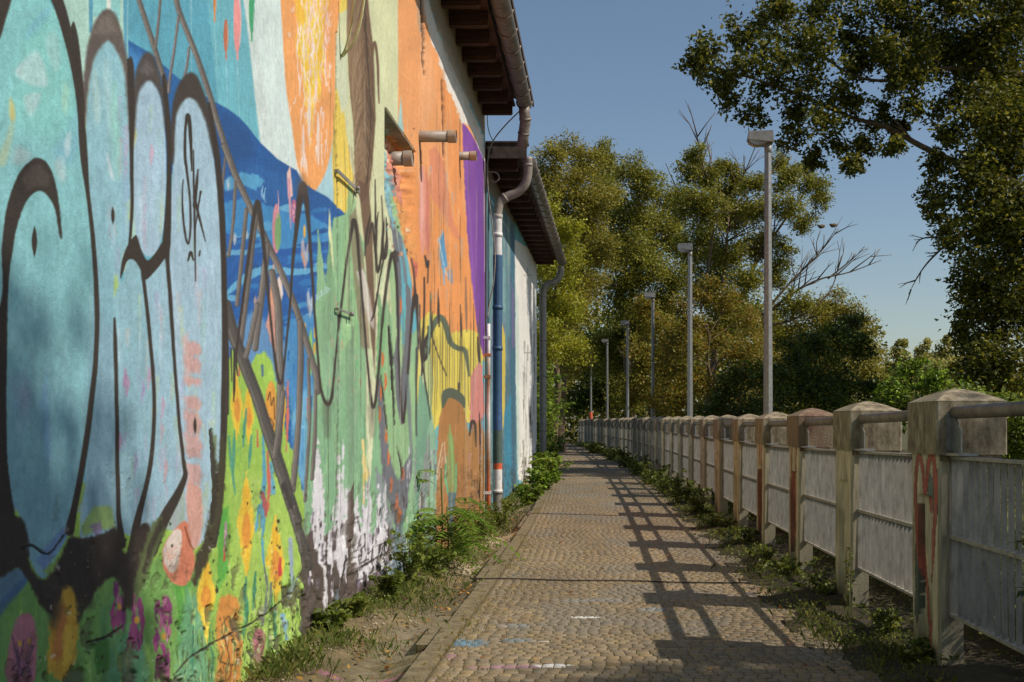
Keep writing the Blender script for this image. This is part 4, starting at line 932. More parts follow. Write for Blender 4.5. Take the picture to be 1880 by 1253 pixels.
# path: a bedding sheet and the setts laid on it
def sett_mat():
    m, nt, b = mat_new("stone setts")
    a = nt.nodes.new("ShaderNodeAttribute"); a.attribute_name = "col"
    n = noise_node(nt, 55, 6, .75)
    mr = nt.nodes.new("ShaderNodeMapRange"); mr.inputs[1].default_value = .3; mr.inputs[2].default_value = .7; mr.inputs[3].default_value = .55; mr.inputs[4].default_value = 1.2
    nt.links.new(n.outputs[0], mr.inputs[0])
    mx = nt.nodes.new("ShaderNodeMix"); mx.data_type = 'RGBA'; mx.blend_type = 'MULTIPLY'; mx.inputs[0].default_value = 1
    nt.links.new(a.outputs[0], mx.inputs[6]); nt.links.new(mr.outputs[0], mx.inputs[7])
    src = mx.outputs[2]
    tc = nt.nodes.new("ShaderNodeTexCoord"); nz = noise_node(nt, 22, 5, .7)
    for (x, y, rx, ry, c, am) in ((-.74, 5.86, .16, .13, '3f8fb8', .9), (-.45, 5.95, .10, .06, '5a90a8', .6), (-.86, 6.6, .10, .06, 'cdbf4a', .8), (-.83, 5.5, .17, .10, 'a06a88', .6), (-.42, 5.25, .20, .05, 'b07a98', .75), (-.22, 5.28, .10, .05, 'e0ddd8', .9), (-.08, 6.7, .12, .04, 'e8e6e0', .8), (-.3, 5.9, .05, .02, 'dedcd4', .5), (.35, 7.0, .12, .12, '7a9ab0', .5), (.0, 7.4, .3, .1, '7a98ac', .4), (-.5, 6.4, .1, .06, '7f9fb4', .5)):
        mp = nt.nodes.new("ShaderNodeMapping"); mp.vector_type = 'TEXTURE'; mp.inputs["Location"].default_value = (x, y, 0); mp.inputs["Scale"].default_value = (rx, ry, 9)
        nt.links.new(tc.outputs["Object"], mp.inputs[0])
        ln = nt.nodes.new("ShaderNodeVectorMath"); ln.operation = 'LENGTH'; nt.links.new(mp.outputs[0], ln.inputs[0])
        ad = nt.nodes.new("ShaderNodeMath"); ad.operation = 'MULTIPLY_ADD'; ad.inputs[1].default_value = 2.6; nt.links.new(nz.outputs[0], ad.inputs[0]); nt.links.new(ln.outputs["Value"], ad.inputs[2])
        st = nt.nodes.new("ShaderNodeMapRange"); st.inputs[1].default_value = 2.25; st.inputs[2].default_value = 1.95; st.inputs[3].default_value = 0; st.inputs[4].default_value = am * (.9 if c[0] in 'ed' else .6)
        nt.links.new(ad.outputs[0], st.inputs[0])
        m2 = nt.nodes.new("ShaderNodeMix"); m2.data_type = 'RGBA'; nt.links.new(st.outputs[0], m2.inputs[0]); nt.links.new(src, m2.inputs[6]); m2.inputs[7].default_value = (*hl(c), 1)
        src = m2.outputs[2]
    nt.links.new(src, b.inputs["Base Color"]); b.inputs["Roughness"].default_value = .8
    n2 = noise_node(nt, 130, 4, .7); bump(nt, b, n2.outputs[0], .35, .003)
    return m
M['sett'] = sett_mat()
R = np.random.RandomState(3)
V = []; F = []; Cc = []
row = 0; y = 1.6
V.append(np.zeros((0, 3))); nb = 0
while y < 62:
    p = .057 if y < 30 else .15
    dy = p * R.uniform(.92, 1.1); gxs = []
    x = -.785 + (R.uniform(-.5, 0) * .06)
    cols = []
    while x < 1.45:
        wd = R.uniform(.056, .074) if y < 30 else R.uniform(.15, .2)
        gxs.append((x, wd)); x += wd
    n = len(gxs); X0 = np.array([a for a, _ in gxs]); WD = np.array([b_ for _, b_ in gxs])
    X0j = np.maximum(X0, -.785); X1 = np.minimum(X0 + WD, 1.45); ok = X1 - X0j > .025; X0j = X0j[ok]; X1 = X1[ok]; n = len(X0j)
    jg = .0022
    a0 = X0j + jg; a1 = X1 - jg; b0 = y + jg + R.uniform(-.004, .004, n); b1_ = y + dy - jg + R.uniform(-.004, .004, n)
    h = R.normal(0.0026, .0006, n) + .001 * np.sin(y * 1.7); tx = R.normal(0, .012, n); ty = R.normal(0, .008, n)
    ins = R.uniform(.002, .0045, n)
    g0 = gz(y); bd_ = float(bend(y))
    P_ = np.zeros((n, 12, 3)); cx = (a0 + a1) / 2; cy = (b0 + b1_) / 2
    for q, (sx, sy) in enumerate(((a0, b0), (a1, b0), (a1, b1_), (a0, b1_))):
        for lev, (k, zz) in enumerate(((0, -.03), (.2, h - .003), (1, h))):
            xx = sx + np.sign(cx - sx) * ins * k; yy = sy + np.sign(cy - sy) * ins * k
            P_[:, lev * 4 + q] = np.stack([xx + bd_, yy, g0 + zz + (0 if lev == 0 else 1) * ((xx - cx) * tx + (yy - cy) * ty)], -1)
    fb = []
    for lev in (0, 1):
        for q in range(4): fb.append((lev * 4 + q, lev * 4 + (q + 1) % 4, lev * 4 + 4 + (q + 1) % 4, lev * 4 + 4 + q))
    fb.append((8, 9, 10, 11)); fb = np.array(fb)
    V.append(P_.reshape(-1, 3)); F.append((fb[None] + (nb + np.arange(n) * 12)[:, None, None]).reshape(-1, 4)); nb += n * 12
    base = np.array([hl(h_) for h_ in ('8c7a5e', '87775c', '907f64', '83745e', '917d5a', '877963', '8a7558')])[R.randint(0, 7, n)] * R.uniform(.84, 1.16, (n, 1))
    big = fbm(cx * 1.1, np.full(n, y) * .6, 4, 3); base = base * (.62 + .72 * big)[:, None]; gr = sstep(.52, .66, fbm(cx * 2.3 + 9, np.full(n, y) * 1.4, 8, 3))[:, None] * .55; base = base * (1 - gr) + np.array(hl('7d776a')) * gr
    Cc.append(np.repeat(base, 12, 0)); y += dy
tag(link("path_setts", np_mesh("path_setts", np.concatenate(V), np.concatenate(F), np.concatenate(Cc)), M['sett']), kind="structure")
def strip(name, y0, y1, xa, xb, zf, mat, dy=.5, nx=2, col=None, zn=0):
    ys = np.arange(y0, y1 + 1e-6, dy); t = np.linspace(0, 1, nx)
    Yg = np.repeat(ys[:, None], nx, 1); Xo = xa + (xb - xa) * t[None] + 0 * Yg
    Xg = Xo + bend(Yg); Zg = zf(Xo, Yg)
    i = np.arange(Yg.size).reshape(Yg.shape); F = np.stack([i[:-1, :-1], i[:-1, 1:], i[1:, 1:], i[1:, :-1]], -1).reshape(-1, 4)
    return tag(link(name, np_mesh(name, np.stack([Xg, Yg, Zg], -1).reshape(-1, 3), F, None if col is None else col(Xo, Yg).reshape(-1, 3), True), mat), kind="structure")
M['bed'] = mat_noise("sandy joints", [(0.3, hl('4a3e2a')), (0.5, hl('6a5c40')), (0.7, hl('78704a'))], 6, .95, .6, 60)
strip("path", -6, 95, -.79, 1.5, lambda X, Y: gz(Y) - .0012, M['bed'])
# kerb stones and the sunken edging
kc = MB(); y = 2.0
while y < 30:
    ln_ = rng.uniform(.85, 1.0); x = -.905 + float(bend(y)); z = float(gz(y)) + rng.uniform(-.004, .006)
    kc.box(x + rng.uniform(-.004, .004), x + .108, y + .006, y + ln_ - .006, z - .2, z + .003, bev=.01); y += ln_
M['kerb'] = mat_noise("kerb concrete", [(0.3, hl('54492f')), (0.5, hl('776a50')), (0.7, hl('8c7e62'))], 14, .9, .7, 70, detail=10)
tag(kc.build("kerb", M['kerb']), kind="structure")
kc = MB(); y = 3.2
while y < 15:
    ln_ = rng.uniform(.8, 1.0); z = float(gz(y)) - .035
    if vnoise(y * .9, 1.5, 3) > .42: kc.box(-1.0 + rng.uniform(-.008, .008), -.925, y + .01, y + ln_ - .01, z - .15, z + .01, bev=.012)
    y += ln_
tag(kc.build("kerb_edging", M['kerb']), kind="structure")
def soilcol(X, Y):
    n1 = fbm(X * 5, Y * 5, 21, 5); n2 = fbm(X * 1.6, Y * .9, 22, 3)
    c = np.array(hl('8a7858'))[None, None] * (.6 + .8 * n1[..., None])
    g = sstep(.5, .62, n2)[..., None]; c = c * (1 - g) + np.array(hl('c4b290')) * (.7 + .5 * n1[..., None]) * g
    d = sstep(.42, .30, n2)[..., None] * .6; c = c * (1 - d) + np.array(hl('4f4a2c')) * d
    k = (sstep(-1.32, -1.16, X) * sstep(9.5, 6.5, Y) * sstep(.62, .5, n1))[..., None] * .9; c = c * (1 - k) + np.array(hl('93866c')) * (.75 + .5 * n1[..., None]) * k
    q = (sstep(.05, .02, np.abs(Y - 5.35 - .25 * (X + 1.1) + .05 * (n1 - .5))) * sstep(.5, .56, fbm(X * 9, Y * 9, 29, 3)) * sstep(-1.45, -1.3, X))[..., None] * .8; return c * (1 - q) + np.array(hl('b0708c')) * q
strip("verge", 1.5, 30, -1.80, -.90, lambda X, Y: verge_l(X, Y) - .012 + ((fbm(X * 4, Y * 4, 23, 4) - .5) * .10 + (fbm(X * 16, Y * 16, 24, 3) - .5) * .035) * (1 - .75 * sstep(-1.32, -1.16, X) * sstep(9.5, 6.5, Y)), M['soil'], .035, 30, soilcol)
def bank(X): return sstep(1.93, 2.2, X) * .25 - sstep(2.35, 3.0, X) * 1.0  # low ridge added behind the posts to shade the fence foot, then the fall
def soilcol2(X, Y):
    n1 = fbm(X * 5, Y * 5, 25, 5); return np.array(hl('40381f'))[None, None] * (.4 + .9 * n1[..., None])
strip("fence_verge", 1.5, 62, 1.10, 3.0, lambda X, Y: gz(Y) - .004 + sstep(1.15, 1.45, X) * .05 + (fbm(X * 4, Y * 4, 26, 4) - .5) * .09 + bank(X), M['soil'], .08, 36, soilcol2)

# ------------------------------------------------------------------ concrete and steel fence
fen = empty("concrete_fence", (1.58, 5.33, 0))
tag(fen, "long concrete post fence with steel grating panels and a pipe rail along the path", "fence")
PH = 1.30                                                       # foot to cap edge
def post_face_mesh(paint=None):
    """square post, chamfered corners, sunk panel in the face towards the path (local -X)"""
    m = MB(); z0, z1 = -.35, 1.055; hw = .225; xf = .016; xb = .13; ch = .012
    # five sides without the path face
    prof = [(xf + ch, -hw), (xb, -hw), (xb, hw), (xf + ch, hw)]
    n = 4
    m.add([(x, y, z0) for x, y in prof] + [(x, y, z1) for x, y in prof], [(0, 1, 5, 4), (1, 2, 6, 5), (2, 3, 7, 6)])
    for s in (-1, 1):
        q = [(xf + ch, s * hw, z0), (xf, s * (hw - ch), z0), (xf, s * (hw - ch), z1), (xf + ch, s * hw, z1)]
        m.add(q, [(0, 1, 2, 3) if s > 0 else (3, 2, 1, 0)])
    # path face as a fine grid with the recess
    ny, nz = 44, 130; yy = np.linspace(-(hw - ch), hw - ch, ny); zz = np.linspace(z0, z1, nz)
    Yg, Zg = np.meshgrid(yy, zz)
    rec = sstep(.115, .105, np.abs(Yg - .0)) * sstep(.845, .838, Zg) * sstep(.06, .10, Zg)
    Xg = xf + rec * .03 + (fbm(Yg * 30, Zg * 12, 31, 3) - .5) * .006
    b = len(m.v); m.v += [tuple(p) for p in np.stack([Xg, Yg, Zg], -1).reshape(-1, 3)]
    for j in range(nz - 1):
        for i in range(ny - 1):
            k = b + j * ny + i; m.f.append((k + 1, k, k + ny, k + ny + 1)); m.sm.append(True)
    me = m.mesh("post")
    co = np.zeros(len(m.v) * 3, dtype=np.float32); me.vertices.foreach_get("co", co); co = co.reshape(-1, 3)
    n1 = fbm(co[:, 1] * 14 + co[:, 0] * 9, co[:, 2] * 2.2, 33, 4); n2 = fbm(co[:, 1] * 4, co[:, 2] * 3, 34, 3)
    c = np.array(hl('c2b79c'))[None] * (.62 + .72 * n1[:, None]) ; c = c * (.72 + .56 * fbm(co[:, 1] * 60, co[:, 2] * 5, 36, 3))[:, None]; g = sstep(.5, .7, n2)[:, None] * .5; c = c * (1 - g) + np.array(hl('6d6a48')) * g
    d = sstep(.3, 0, co[:, 2])[:, None] * .6; c = c * (1 - d) + np.array(hl('4f4830')) * d
    if paint:
        px = CV; global A
        T = Canvas(); T.x0 = T.y0 = 0; H_, W_ = 700, 200
        T.gy, T.gx = np.mgrid[0:H_, 0:W_].astype(np.float32); T.A = np.full((H_, W_, 3), -1, dtype=np.float32); T.NF = fbm(T.gx / 5, T.gy / 7, 41) - .5; T.NS = fbm(T.gx / 3, T.gy / 40, 42)
        T.A[:] = 0; keepcv = (CV.A, CV.x0, CV.y0, CV.gx, CV.gy, CV.NF, CV.NS)
        CV.A, CV.x0, CV.y0, CV.gx, CV.gy, CV.NF, CV.NS = T.A, 0, 0, T.gx, T.gy, T.NF, T.NS
        paint()
        out = CV.A.copy(); CV.A, CV.x0, CV.y0, CV.gx, CV.gy, CV.NF, CV.NS = keepcv
        # canvas: x 0..200 across the face from its far edge, y 0..700 down from the top
        u = np.clip((.19 - co[:, 1]) / .38 * 199, 0, 199).astype(int); v = np.clip((1.055 - co[:, 2]) / 1.1 * 699, 0, 699).astype(int)
        s = out[v, u]; mk = (s.sum(1) > .06) & (co[:, 0] < .06)
        al = np.where(mk, .78, 0)[:, None] * (.55 + .9 * np.clip(n1[:, None], 0, .6))
        c = c * (1 - np.clip(al, 0, 1)) + lin(np.clip(s, 0, 1)) * .9 * np.clip(al, 0, 1)
    a = me.color_attributes.new("col", 'FLOAT_COLOR', 'POINT'); c4 = np.ones((len(co), 4), dtype=np.float32); c4[:, :3] = c; a.data.foreach_set("color", c4.ravel())
    me.materials.append(M['postpaint'])
    return me
def paint_heart():
    P('5c9a98', "12,300 40,300 44,500 20,560 6,520", 8, rough=5, op=.5); P('86b4b8', "140,60 170,80 168,170 140,180 128,120", 8, rough=4, op=.7)
    for s in (("100,600,10 62,420,11 30,280,12 16,150,13 24,60,13 48,16,13 76,40,13 94,110,12 100,180,9"), ("100,180,9 112,100,12 134,30,14 160,2,14 182,40,14 188,120,14 176,250,12 152,370,12 124,480,12 100,600,10")): L('b8453c', s, 4, rough=2, wk=2.0)
    L('8c3630', "36,170,16 38,260,14 42,330,8", 4, rough=3); L('b8453c', "108,200,8 112,330,8 104,400,5", 4, rough=2); L('b06a58', "92,590,40 110,620,40", 10, rough=6)
def paint_red(a=0):
    def f():
        L('a83c34', f"{50+a},20,26 {46+a},160,24 {60+a},330,22 {52+a},470,18", 4, rough=4); L('a83c34', f"{150-a},10,22 {140-a},180,22 {120-a},300,20 {60+a},330,18", 4, rough=4); L('b85048', f"{120-a},330,18 {150-a},420,18 {110-a},520,18 {60+a},590,14", 4, rough=4, op=.8)
        P('a8423a', "20,170 60,160 70,420 40,560 14,420", 6, rough=8, op=.7); P('6a6a8a', "80,380 130,390 120,500 70,520", 10, rough=8, op=.3 if a else .6)
    return f
post_me = post_face_mesh(); post_heart = post_face_mesh(paint_heart); post_red1 = post_face_mesh(paint_red(0)); post_red2 = post_face_mesh(paint_red(20))
def cap_mesh(red=False):
    m = MB(); x0, x1, hy, z0, z1, zp = 0, .33, .25, 1.05, 1.30, 1.366; c = .008
    m.box(x0, x1, -hy, hy, z0, z1, bev=c)
    n = 6; ids = []
    for j in range(n + 1):
        t = j / n; k = 1 - t; 
        ids.append([((x0 + x1) / 2 + sx * (x1 - x0) / 2 * k, sy * hy * k, z1 + .002 + (zp - z1) * (1 - (1 - t) ** 1.45)) for sx, sy in ((-1, -1), (1, -1), (1, 1), (-1, 1))])
    vs = [p for r in ids for p in r]
    m.add(vs, [(j * 4 + q, j * 4 + (q + 1) % 4, j * 4 + 4 + (q + 1) % 4, j * 4 + 4 + q) for j in range(n) for q in range(4)])
    m.box(.02, .31, -.235, .235, 1.02, 1.05)
    me = m.mesh("cap"); co = np.zeros(len(m.v) * 3, dtype=np.float32); me.vertices.foreach_get("co", co)
    me.materials.append(M['cap']); return me
M['cap_red'] = mat_noise("red sprayed cap", [(0.34, hl('5c4034')), (0.46, hl('7e6450')), (0.62, hl('8b7d63')), (0.75, hl('9a8c70'))], 9, .9, .7, 80, sc=(1, 1, .3))
cap_me = cap_mesh(); cap_red = cap_mesh(); cap_red.materials.clear(); cap_red.materials.append(M['cap_red'])
PITCH = 1.81; HG = PITCH / 2 - .25                               # half gap between cap faces
def panel_mesh():
    m = MB(); x0 = .064; z0, z1 = .30, 1.035; y0, y1 = -(PITCH / 2 - .23), PITCH / 2 - .23
    for z in (z0, z1): m.box(x0 - .004, x0 + .042, y0, y1, z - .007, z + .007)
    m.box(x0 - .003, x0 + .036, y0, y1, .656, .674)
    for y in (y0, y1): m.box(x0 - .003, x0 + .037, y - .004, y + .004, z0 + .007, z1 - .007)
    k = 0; y = y0 + .078
    while y < y1 - .02:
        m.box(x0 + .002, x0 + .027, y - .0016, y + .0016, z0 + .0075, .6555); m.box(x0 + .002, x0 + .027, y - .0016, y + .0016, .6745, z1 - .0075); y += .078
    me = m.mesh("grating_panel"); me.materials.append(M['grate']); return me
def bracket_mesh(s):
    m = MB()
    if True:
        ye = s * (PITCH / 2 - .252)
        pr = [(ye, 1.06), (ye - s * .13, 1.06), (ye - s * .13, 1.16), (ye - s * .04, 1.225), (ye, 1.225)]
        b = [(.068, y, z) for y, z in pr] + [(.074, y, z) for y, z in pr]
        m.add(b, [(0, 1, 2, 3, 4), (9, 8, 7, 6, 5)] + [(i, (i + 1) % 5, 5 + (i + 1) % 5, 5 + i) for i in range(5)])
        m.box(.03, .12, min(ye, ye - s * .2), max(ye, ye - s * .2), 1.046, 1.058); m.box(.04, .10, min(ye, ye - s * .008), max(ye, ye - s * .008), 1.07, 1.24)
    me = m.mesh("rail_bracket"); me.materials.append(M['galv']); return me
def rail_mesh():
    m = MB(); m.tube([(.085, -(PITCH / 2 - .235), 1.245), (.085, 0, 1.245), (.085, PITCH / 2 - .235, 1.245)], .03, 14); me = m.mesh("handrail"); me.materials.append(M['rail']); return me
panel_me, brk_me, rail_me = panel_mesh(), (bracket_mesh(-1), bracket_mesh(1)), rail_mesh()
def fpos(Y): return Vector((1.58 + float(bend(Y)), Y, float(gz(Y)) - .02))
Ys = [5.33 + PITCH * k for k in range(-2, 31)]
for k, Y in enumerate(Ys):
    p = fpos(Y); q = fpos(Y + PITCH); d = q - p; rz = math.atan2(-d.x, d.y)
    n = k - 2
    me = {0: post_heart, 2: post_red1, 3: post_red2}.get(n, post_me)
    o = link("post", me, None, fen); o.location = p - fen.location; o.rotation_euler = (rng.uniform(-.006, .006), rng.uniform(-.008, .008), rz + rng.uniform(-.012, .012))
    if n == 0: o["label"] = "post sprayed with a tall red heart"
    if n in (2, 3): o["label"] = "post sprayed with red scrawl"
    cp = link("cap", cap_red if n == 2 else cap_me, None, o)
    if Y < Ys[-1]:
        mid = (p + q) / 2
        for nm, mm in (("grating_panel", panel_me), ("handrail", rail_me)):
            o = link(nm, mm, None, fen); o.location = mid - fen.location; o.rotation_euler = (math.atan2(d.z, d.y), 0, rz)
            if nm == "grating_panel": link("rail_bracket", brk_me[0], None, o); link("rail_bracket", brk_me[1], None, o)

# ------------------------------------------------------------------ street lamps
def lamp_proto():
    r = empty("street_lamp")
    m = MB(); pts = [(0, 0, z) for z in (-1.2, 0, 1.0, 2.2, 3.4, 4.78)]; m.tube(pts, [.066, .066, .062, .056, .05, .045], 8, smooth=False); m.build("pole", M['galv'], r)
    m = MB(); m.tube([(0, 0, 4.74), (0, 0, 4.84)], .056, 12); m.box(-.10, .03, -.035, .035, 4.82, 4.90); m.build("collar", M['lamp'], r)
    m = MB()   # tapered box head reaching over the path
    A0 = [(-.31, -.09, 4.90), (.07, -.13, 4.86), (.07, .13, 4.86), (-.31, .09, 4.90)]; B0 = [(-.29, -.08, 5.005), (.06, -.11, 5.01), (.06, .11, 5.01), (-.29, .08, 5.005)]
    m.add(A0 + B0, [(3, 2, 1, 0), (4, 5, 6, 7), (0, 1, 5, 4), (1, 2, 6, 5), (2, 3, 7, 6), (3, 0, 4, 7)])
    h = m.build("lamp_head", M['lamp'], r)
    m = MB(); n = 8
    prof = [(-.29 + .28 * t, -.055 * math.sin(math.pi * min(1, .15 + .85 * t))) for t in np.linspace(0, 1, n)]
    vs = [(x, s * .085, 4.905 + (x + .31) * -.105 + z - .008) for s in (-1, 1) for x, z in prof] + [(x, s * .085, 4.905 + (x + .31) * -.105 - .003) for s in (-1, 1) for x, z in prof]
    fs = [(i, i + 1, n + i + 1, n + i) for i in range(n - 1)] + [(2 * n + i + (0), i, i + 1, 2 * n + i + 1) for i in range(n - 1)] + [(n + i, 3 * n + i, 3 * n + i + 1, n + i + 1) for i in range(n - 1)]
    m.add(vs, fs, True); m.build("lens", M['glass'], h)
    return r
lp = lamp_proto()
lamps = ((14.0, 2.17, "nearest grey street lamp, tallest in view, behind the fence before the overhanging branch"), (22.9, 1.91, "second nearest street lamp, its head dark against the bare tree behind"), (31.8, 1.57, "third street lamp along the fence, pale head against olive trees"),
         (40.7, 1.06, "fourth street lamp along the fence, slimmer and partly in shade"), (49.7, .37, "fifth street lamp, standing far off where the fence bends left"), (58.6, -.44, "farthest street lamp, a thin pole with red painted foot at the end of the fence"))
for i, (Y, X, lb) in enumerate(lamps):
    o = lp if i == 0 else copy_tree(lp)
    o.location = (X, Y, float(gz(Y)) - .03); o.rotation_euler = (0, 0, (0, -.1, .08, .05, 0, 0)[i]); [setattr(ch, 'scale', (.86, .86, 1)) for ch in o.children if ch.name.startswith(('lamp_head', 'collar'))]; tag(o, lb, "street lamp", "street lamps behind the fence")
    if i == 5:
        m = MB(); m.tube([(0, 0, .9), (0, 0, 1.75)], .09, 8); m.build("painted_band", mat_noise("red band", [(.3, hl('a8452a')), (.7, hl('c05a38'))], 8), o)
# ------------------------------------------------------------------ vegetation
LK = 1.35
def leaf_arrays(cen, size, pal, seed, up=.35, droop=0.0, var=.35, asp=.55, out=None, cvar=.17):
    """one folded four-cornered leaf per centre; returns vertices, quads, colours"""
    R = np.random.RandomState(seed); n = len(cen)
    ax = R.normal(0, 1, (n, 3)); ax[:, 2] = ax[:, 2] * .6 - droop
    if out is not None: ax += out * .8
    ax /= np.linalg.norm(ax, axis=1, keepdims=True) + 1e-9
    nr = R.normal(0, 1, (n, 3)); nr[:, 2] += up * 3
    sd = np.cross(ax, nr); sd /= np.linalg.norm(sd, axis=1, keepdims=True) + 1e-9
    nn = np.cross(sd, ax)
    s = size * (1 + R.uniform(-var, var, (n, 1)))
    f = R.uniform(.02, .22, (n, 1)) * s
    V = np.stack([cen - ax * s * .5, cen + sd * s * asp * .5 + nn * f - ax * s * .05, cen + ax * s * .5, cen - sd * s * asp * .5 + nn * f - ax * s * .05], 1).reshape(-1, 3)
    F = np.arange(4 * n).reshape(n, 4)
    pal = np.array([hl(h) for h in pal]) * LK * np.array([1.0, 1.0, .70]); c = pal[R.randint(0, len(pal), n)] * (1 + R.uniform(-cvar, cvar, (n, 1)))
    return V, F, np.repeat(c, 4, 0)

def join(parts):
    V = []; F = []; Cc = []; b = 0
    for v, f, c in parts: V.append(v); F.append(f + b); Cc.append(c); b += len(v)
    return np.concatenate(V), np.concatenate(F), np.concatenate(Cc)

DENS = 3.0
def tree(name, label, base, blobs, pal, leaf=.14, dens=1.0, seed=1, tr=.16, bark='bark', group=None, cat="tree", limbs=True, extra=None, spread=.25, clump=26, mirror=True):
    """blobs: (u, v, radius_px, Y) clumps of the crown seen from the path, each placed at its own distance"""
    R = np.random.RandomState(seed); rr = random.Random(seed)
    base = Vector(base); r = empty(name, base); tag(r, label, cat, group)
    bl = []
    for (u, v, rp, Y) in blobs:
        c = at(u, v, Y); rad = rp / FPX * Y
        bl.append((c, rad))
    cz = sum(c.z for c, _ in bl) / len(bl); top = max(c.z for c, _ in bl)
    ctr = sum((c for c, _ in bl), Vector()) / len(bl)
    mb = MB()
    th = Vector((base.x * .35 + ctr.x * .65, base.y * .5 + ctr.y * .5, top * .8 + base.z * .2)) 
    tp = [base + Vector((0, 0, -.3))] + [base.lerp(th, t) + Vector((rr.uniform(-.15, .15), rr.uniform(-.15, .15), 0)) for t in (.2, .4, .6, .8, 1)]
    tps = [Vector(p) for p in spline(tp, 4)]; nT = len(tps)
    mb.tube(tps, [tr * (1 - .85 * i / (nT - 1)) for i in range(nT)], 8)
    leaves = []
    for k, (c, rad) in enumerate(bl):
        # limb from the trunk to the clump
        if limbs:
            zt = max(base.z + .5, min(c.z - .35 * (Vector((c.x - ctr.x, c.y - ctr.y, 0)).length + .5), th.z))
            j = min(range(nT), key=lambda i: abs(tps[i].z - zt)); s = tps[j]
            mid = s.lerp(c, .5) + Vector((rr.uniform(-.2, .2), rr.uniform(-.2, .2), rad * .3))
            pts = [Vector(p) for p in spline([s, mid, c], 5)]
            r0 = tr * (1 - .85 * j / (nT - 1)) * .55
            mb.tube(pts, [max(.012, r0 * (1 - .8 * i / (len(pts) - 1))) for i in range(len(pts))], 6)
        nsub = max(5, int(clump * min(1.6, max(.5, rad))))
        for q in range(nsub):
            d = R.normal(0, 1, 3); d /= np.linalg.norm(d); d[2] *= .9
            pos = np.array(c) + d * rad * R.uniform(.35, 1.05)
            if q % 2 == 0 and limbs:
                pm = c.lerp(Vector(pos), .5) + Vector((0, 0, .08 * rad))
                mb.tube([c, pm, Vector(pos)], [.022 * tr / .16, .014 * tr / .16, .006], 4, caps=False)
            nl = int(DENS * dens * 34 * R.uniform(.5, 1.4) * max(.45, (rad * spread / leaf) ** 1.6 / 2.2))
            cen = pos + R.normal(0, 1, (nl, 3)) * rad * spread * np.array([1, 1, .75])
            out = np.tile(d[None], (nl, 1)) * .8
            cm = R.uniform(.84, 1.14)
            V, F, cc = leaf_arrays(cen, leaf, pal, seed * 1000 + k * 50 + q, out=out, droop=.25)
            leaves.append((V, F, cc * cm))
    if extra: extra(mb)
    keep(mb.build("trunk", M[bark]), r)
    V, F, cc = join(leaves)
    keep(link("crown", np_mesh("crown", V, F, cc), M['leaf']), r)
    return r

OLIVE = ['74702f', '67652b', '827a38', '5a5c26', '8c8440']; OLIVE2 = ['6b6c2c', '5c6126', '7a7834', '525822', '88853e']
LIME = ['86882e', '797c28', '949236', '6a7024', '9a9a40']; DARK = ['3c4a1e', '34421a', '475424', '2c3a16', '52602a']
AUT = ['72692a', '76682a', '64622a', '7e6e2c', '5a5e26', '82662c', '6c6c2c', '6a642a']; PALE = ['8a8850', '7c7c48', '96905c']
NEAR = ['50531e', '444b1a', '5e6024', '363e16', '74702e', '2e3613']; PLNT = ['5f7a28', '6f8a30', '4f6a20', '80983c']

# the big tree overhanging from the right
def bare(mb, pts, r0, r1=.006, twigs=0, seed=0, tl=1.0):
    rr = random.Random(seed); P_ = [Vector(p) for p in spline(pts, 5)]; n = len(P_)
    mb.tube(P_, [r0 + (r1 - r0) * i / (n - 1) for i in range(n)], 6)
    for t in range(twigs):
        j = rr.randrange(n // 4, n - 1); a = P_[j]; d = (P_[min(j + 2, n - 1)] - P_[j]).normalized(); L_ = rr.uniform(.35, 1.1) * min(1.6, (P_[-1] - P_[0]).length * .35) * tl
        side = Vector((rr.uniform(-1, 1), rr.uniform(-.6, .6), rr.uniform(-.5, 1))) ; e = (d + side * .8).normalized() * L_
        b = a + e * .5 + Vector((rr.uniform(-.1, .1) * L_, 0, rr.uniform(-.05, .15) * L_)); c = a + e
        mb.tube([a, b, c], [r0 * .4, r0 * .25, r1 * .7], 5)
        mb.tube([b, b + (e * .4 + Vector((rr.uniform(-.3, .3), rr.uniform(-.3, .3), rr.uniform(0, .4))) * L_ * .5)], [r0 * .2, r1 * .6], 4)
YT = 24.0
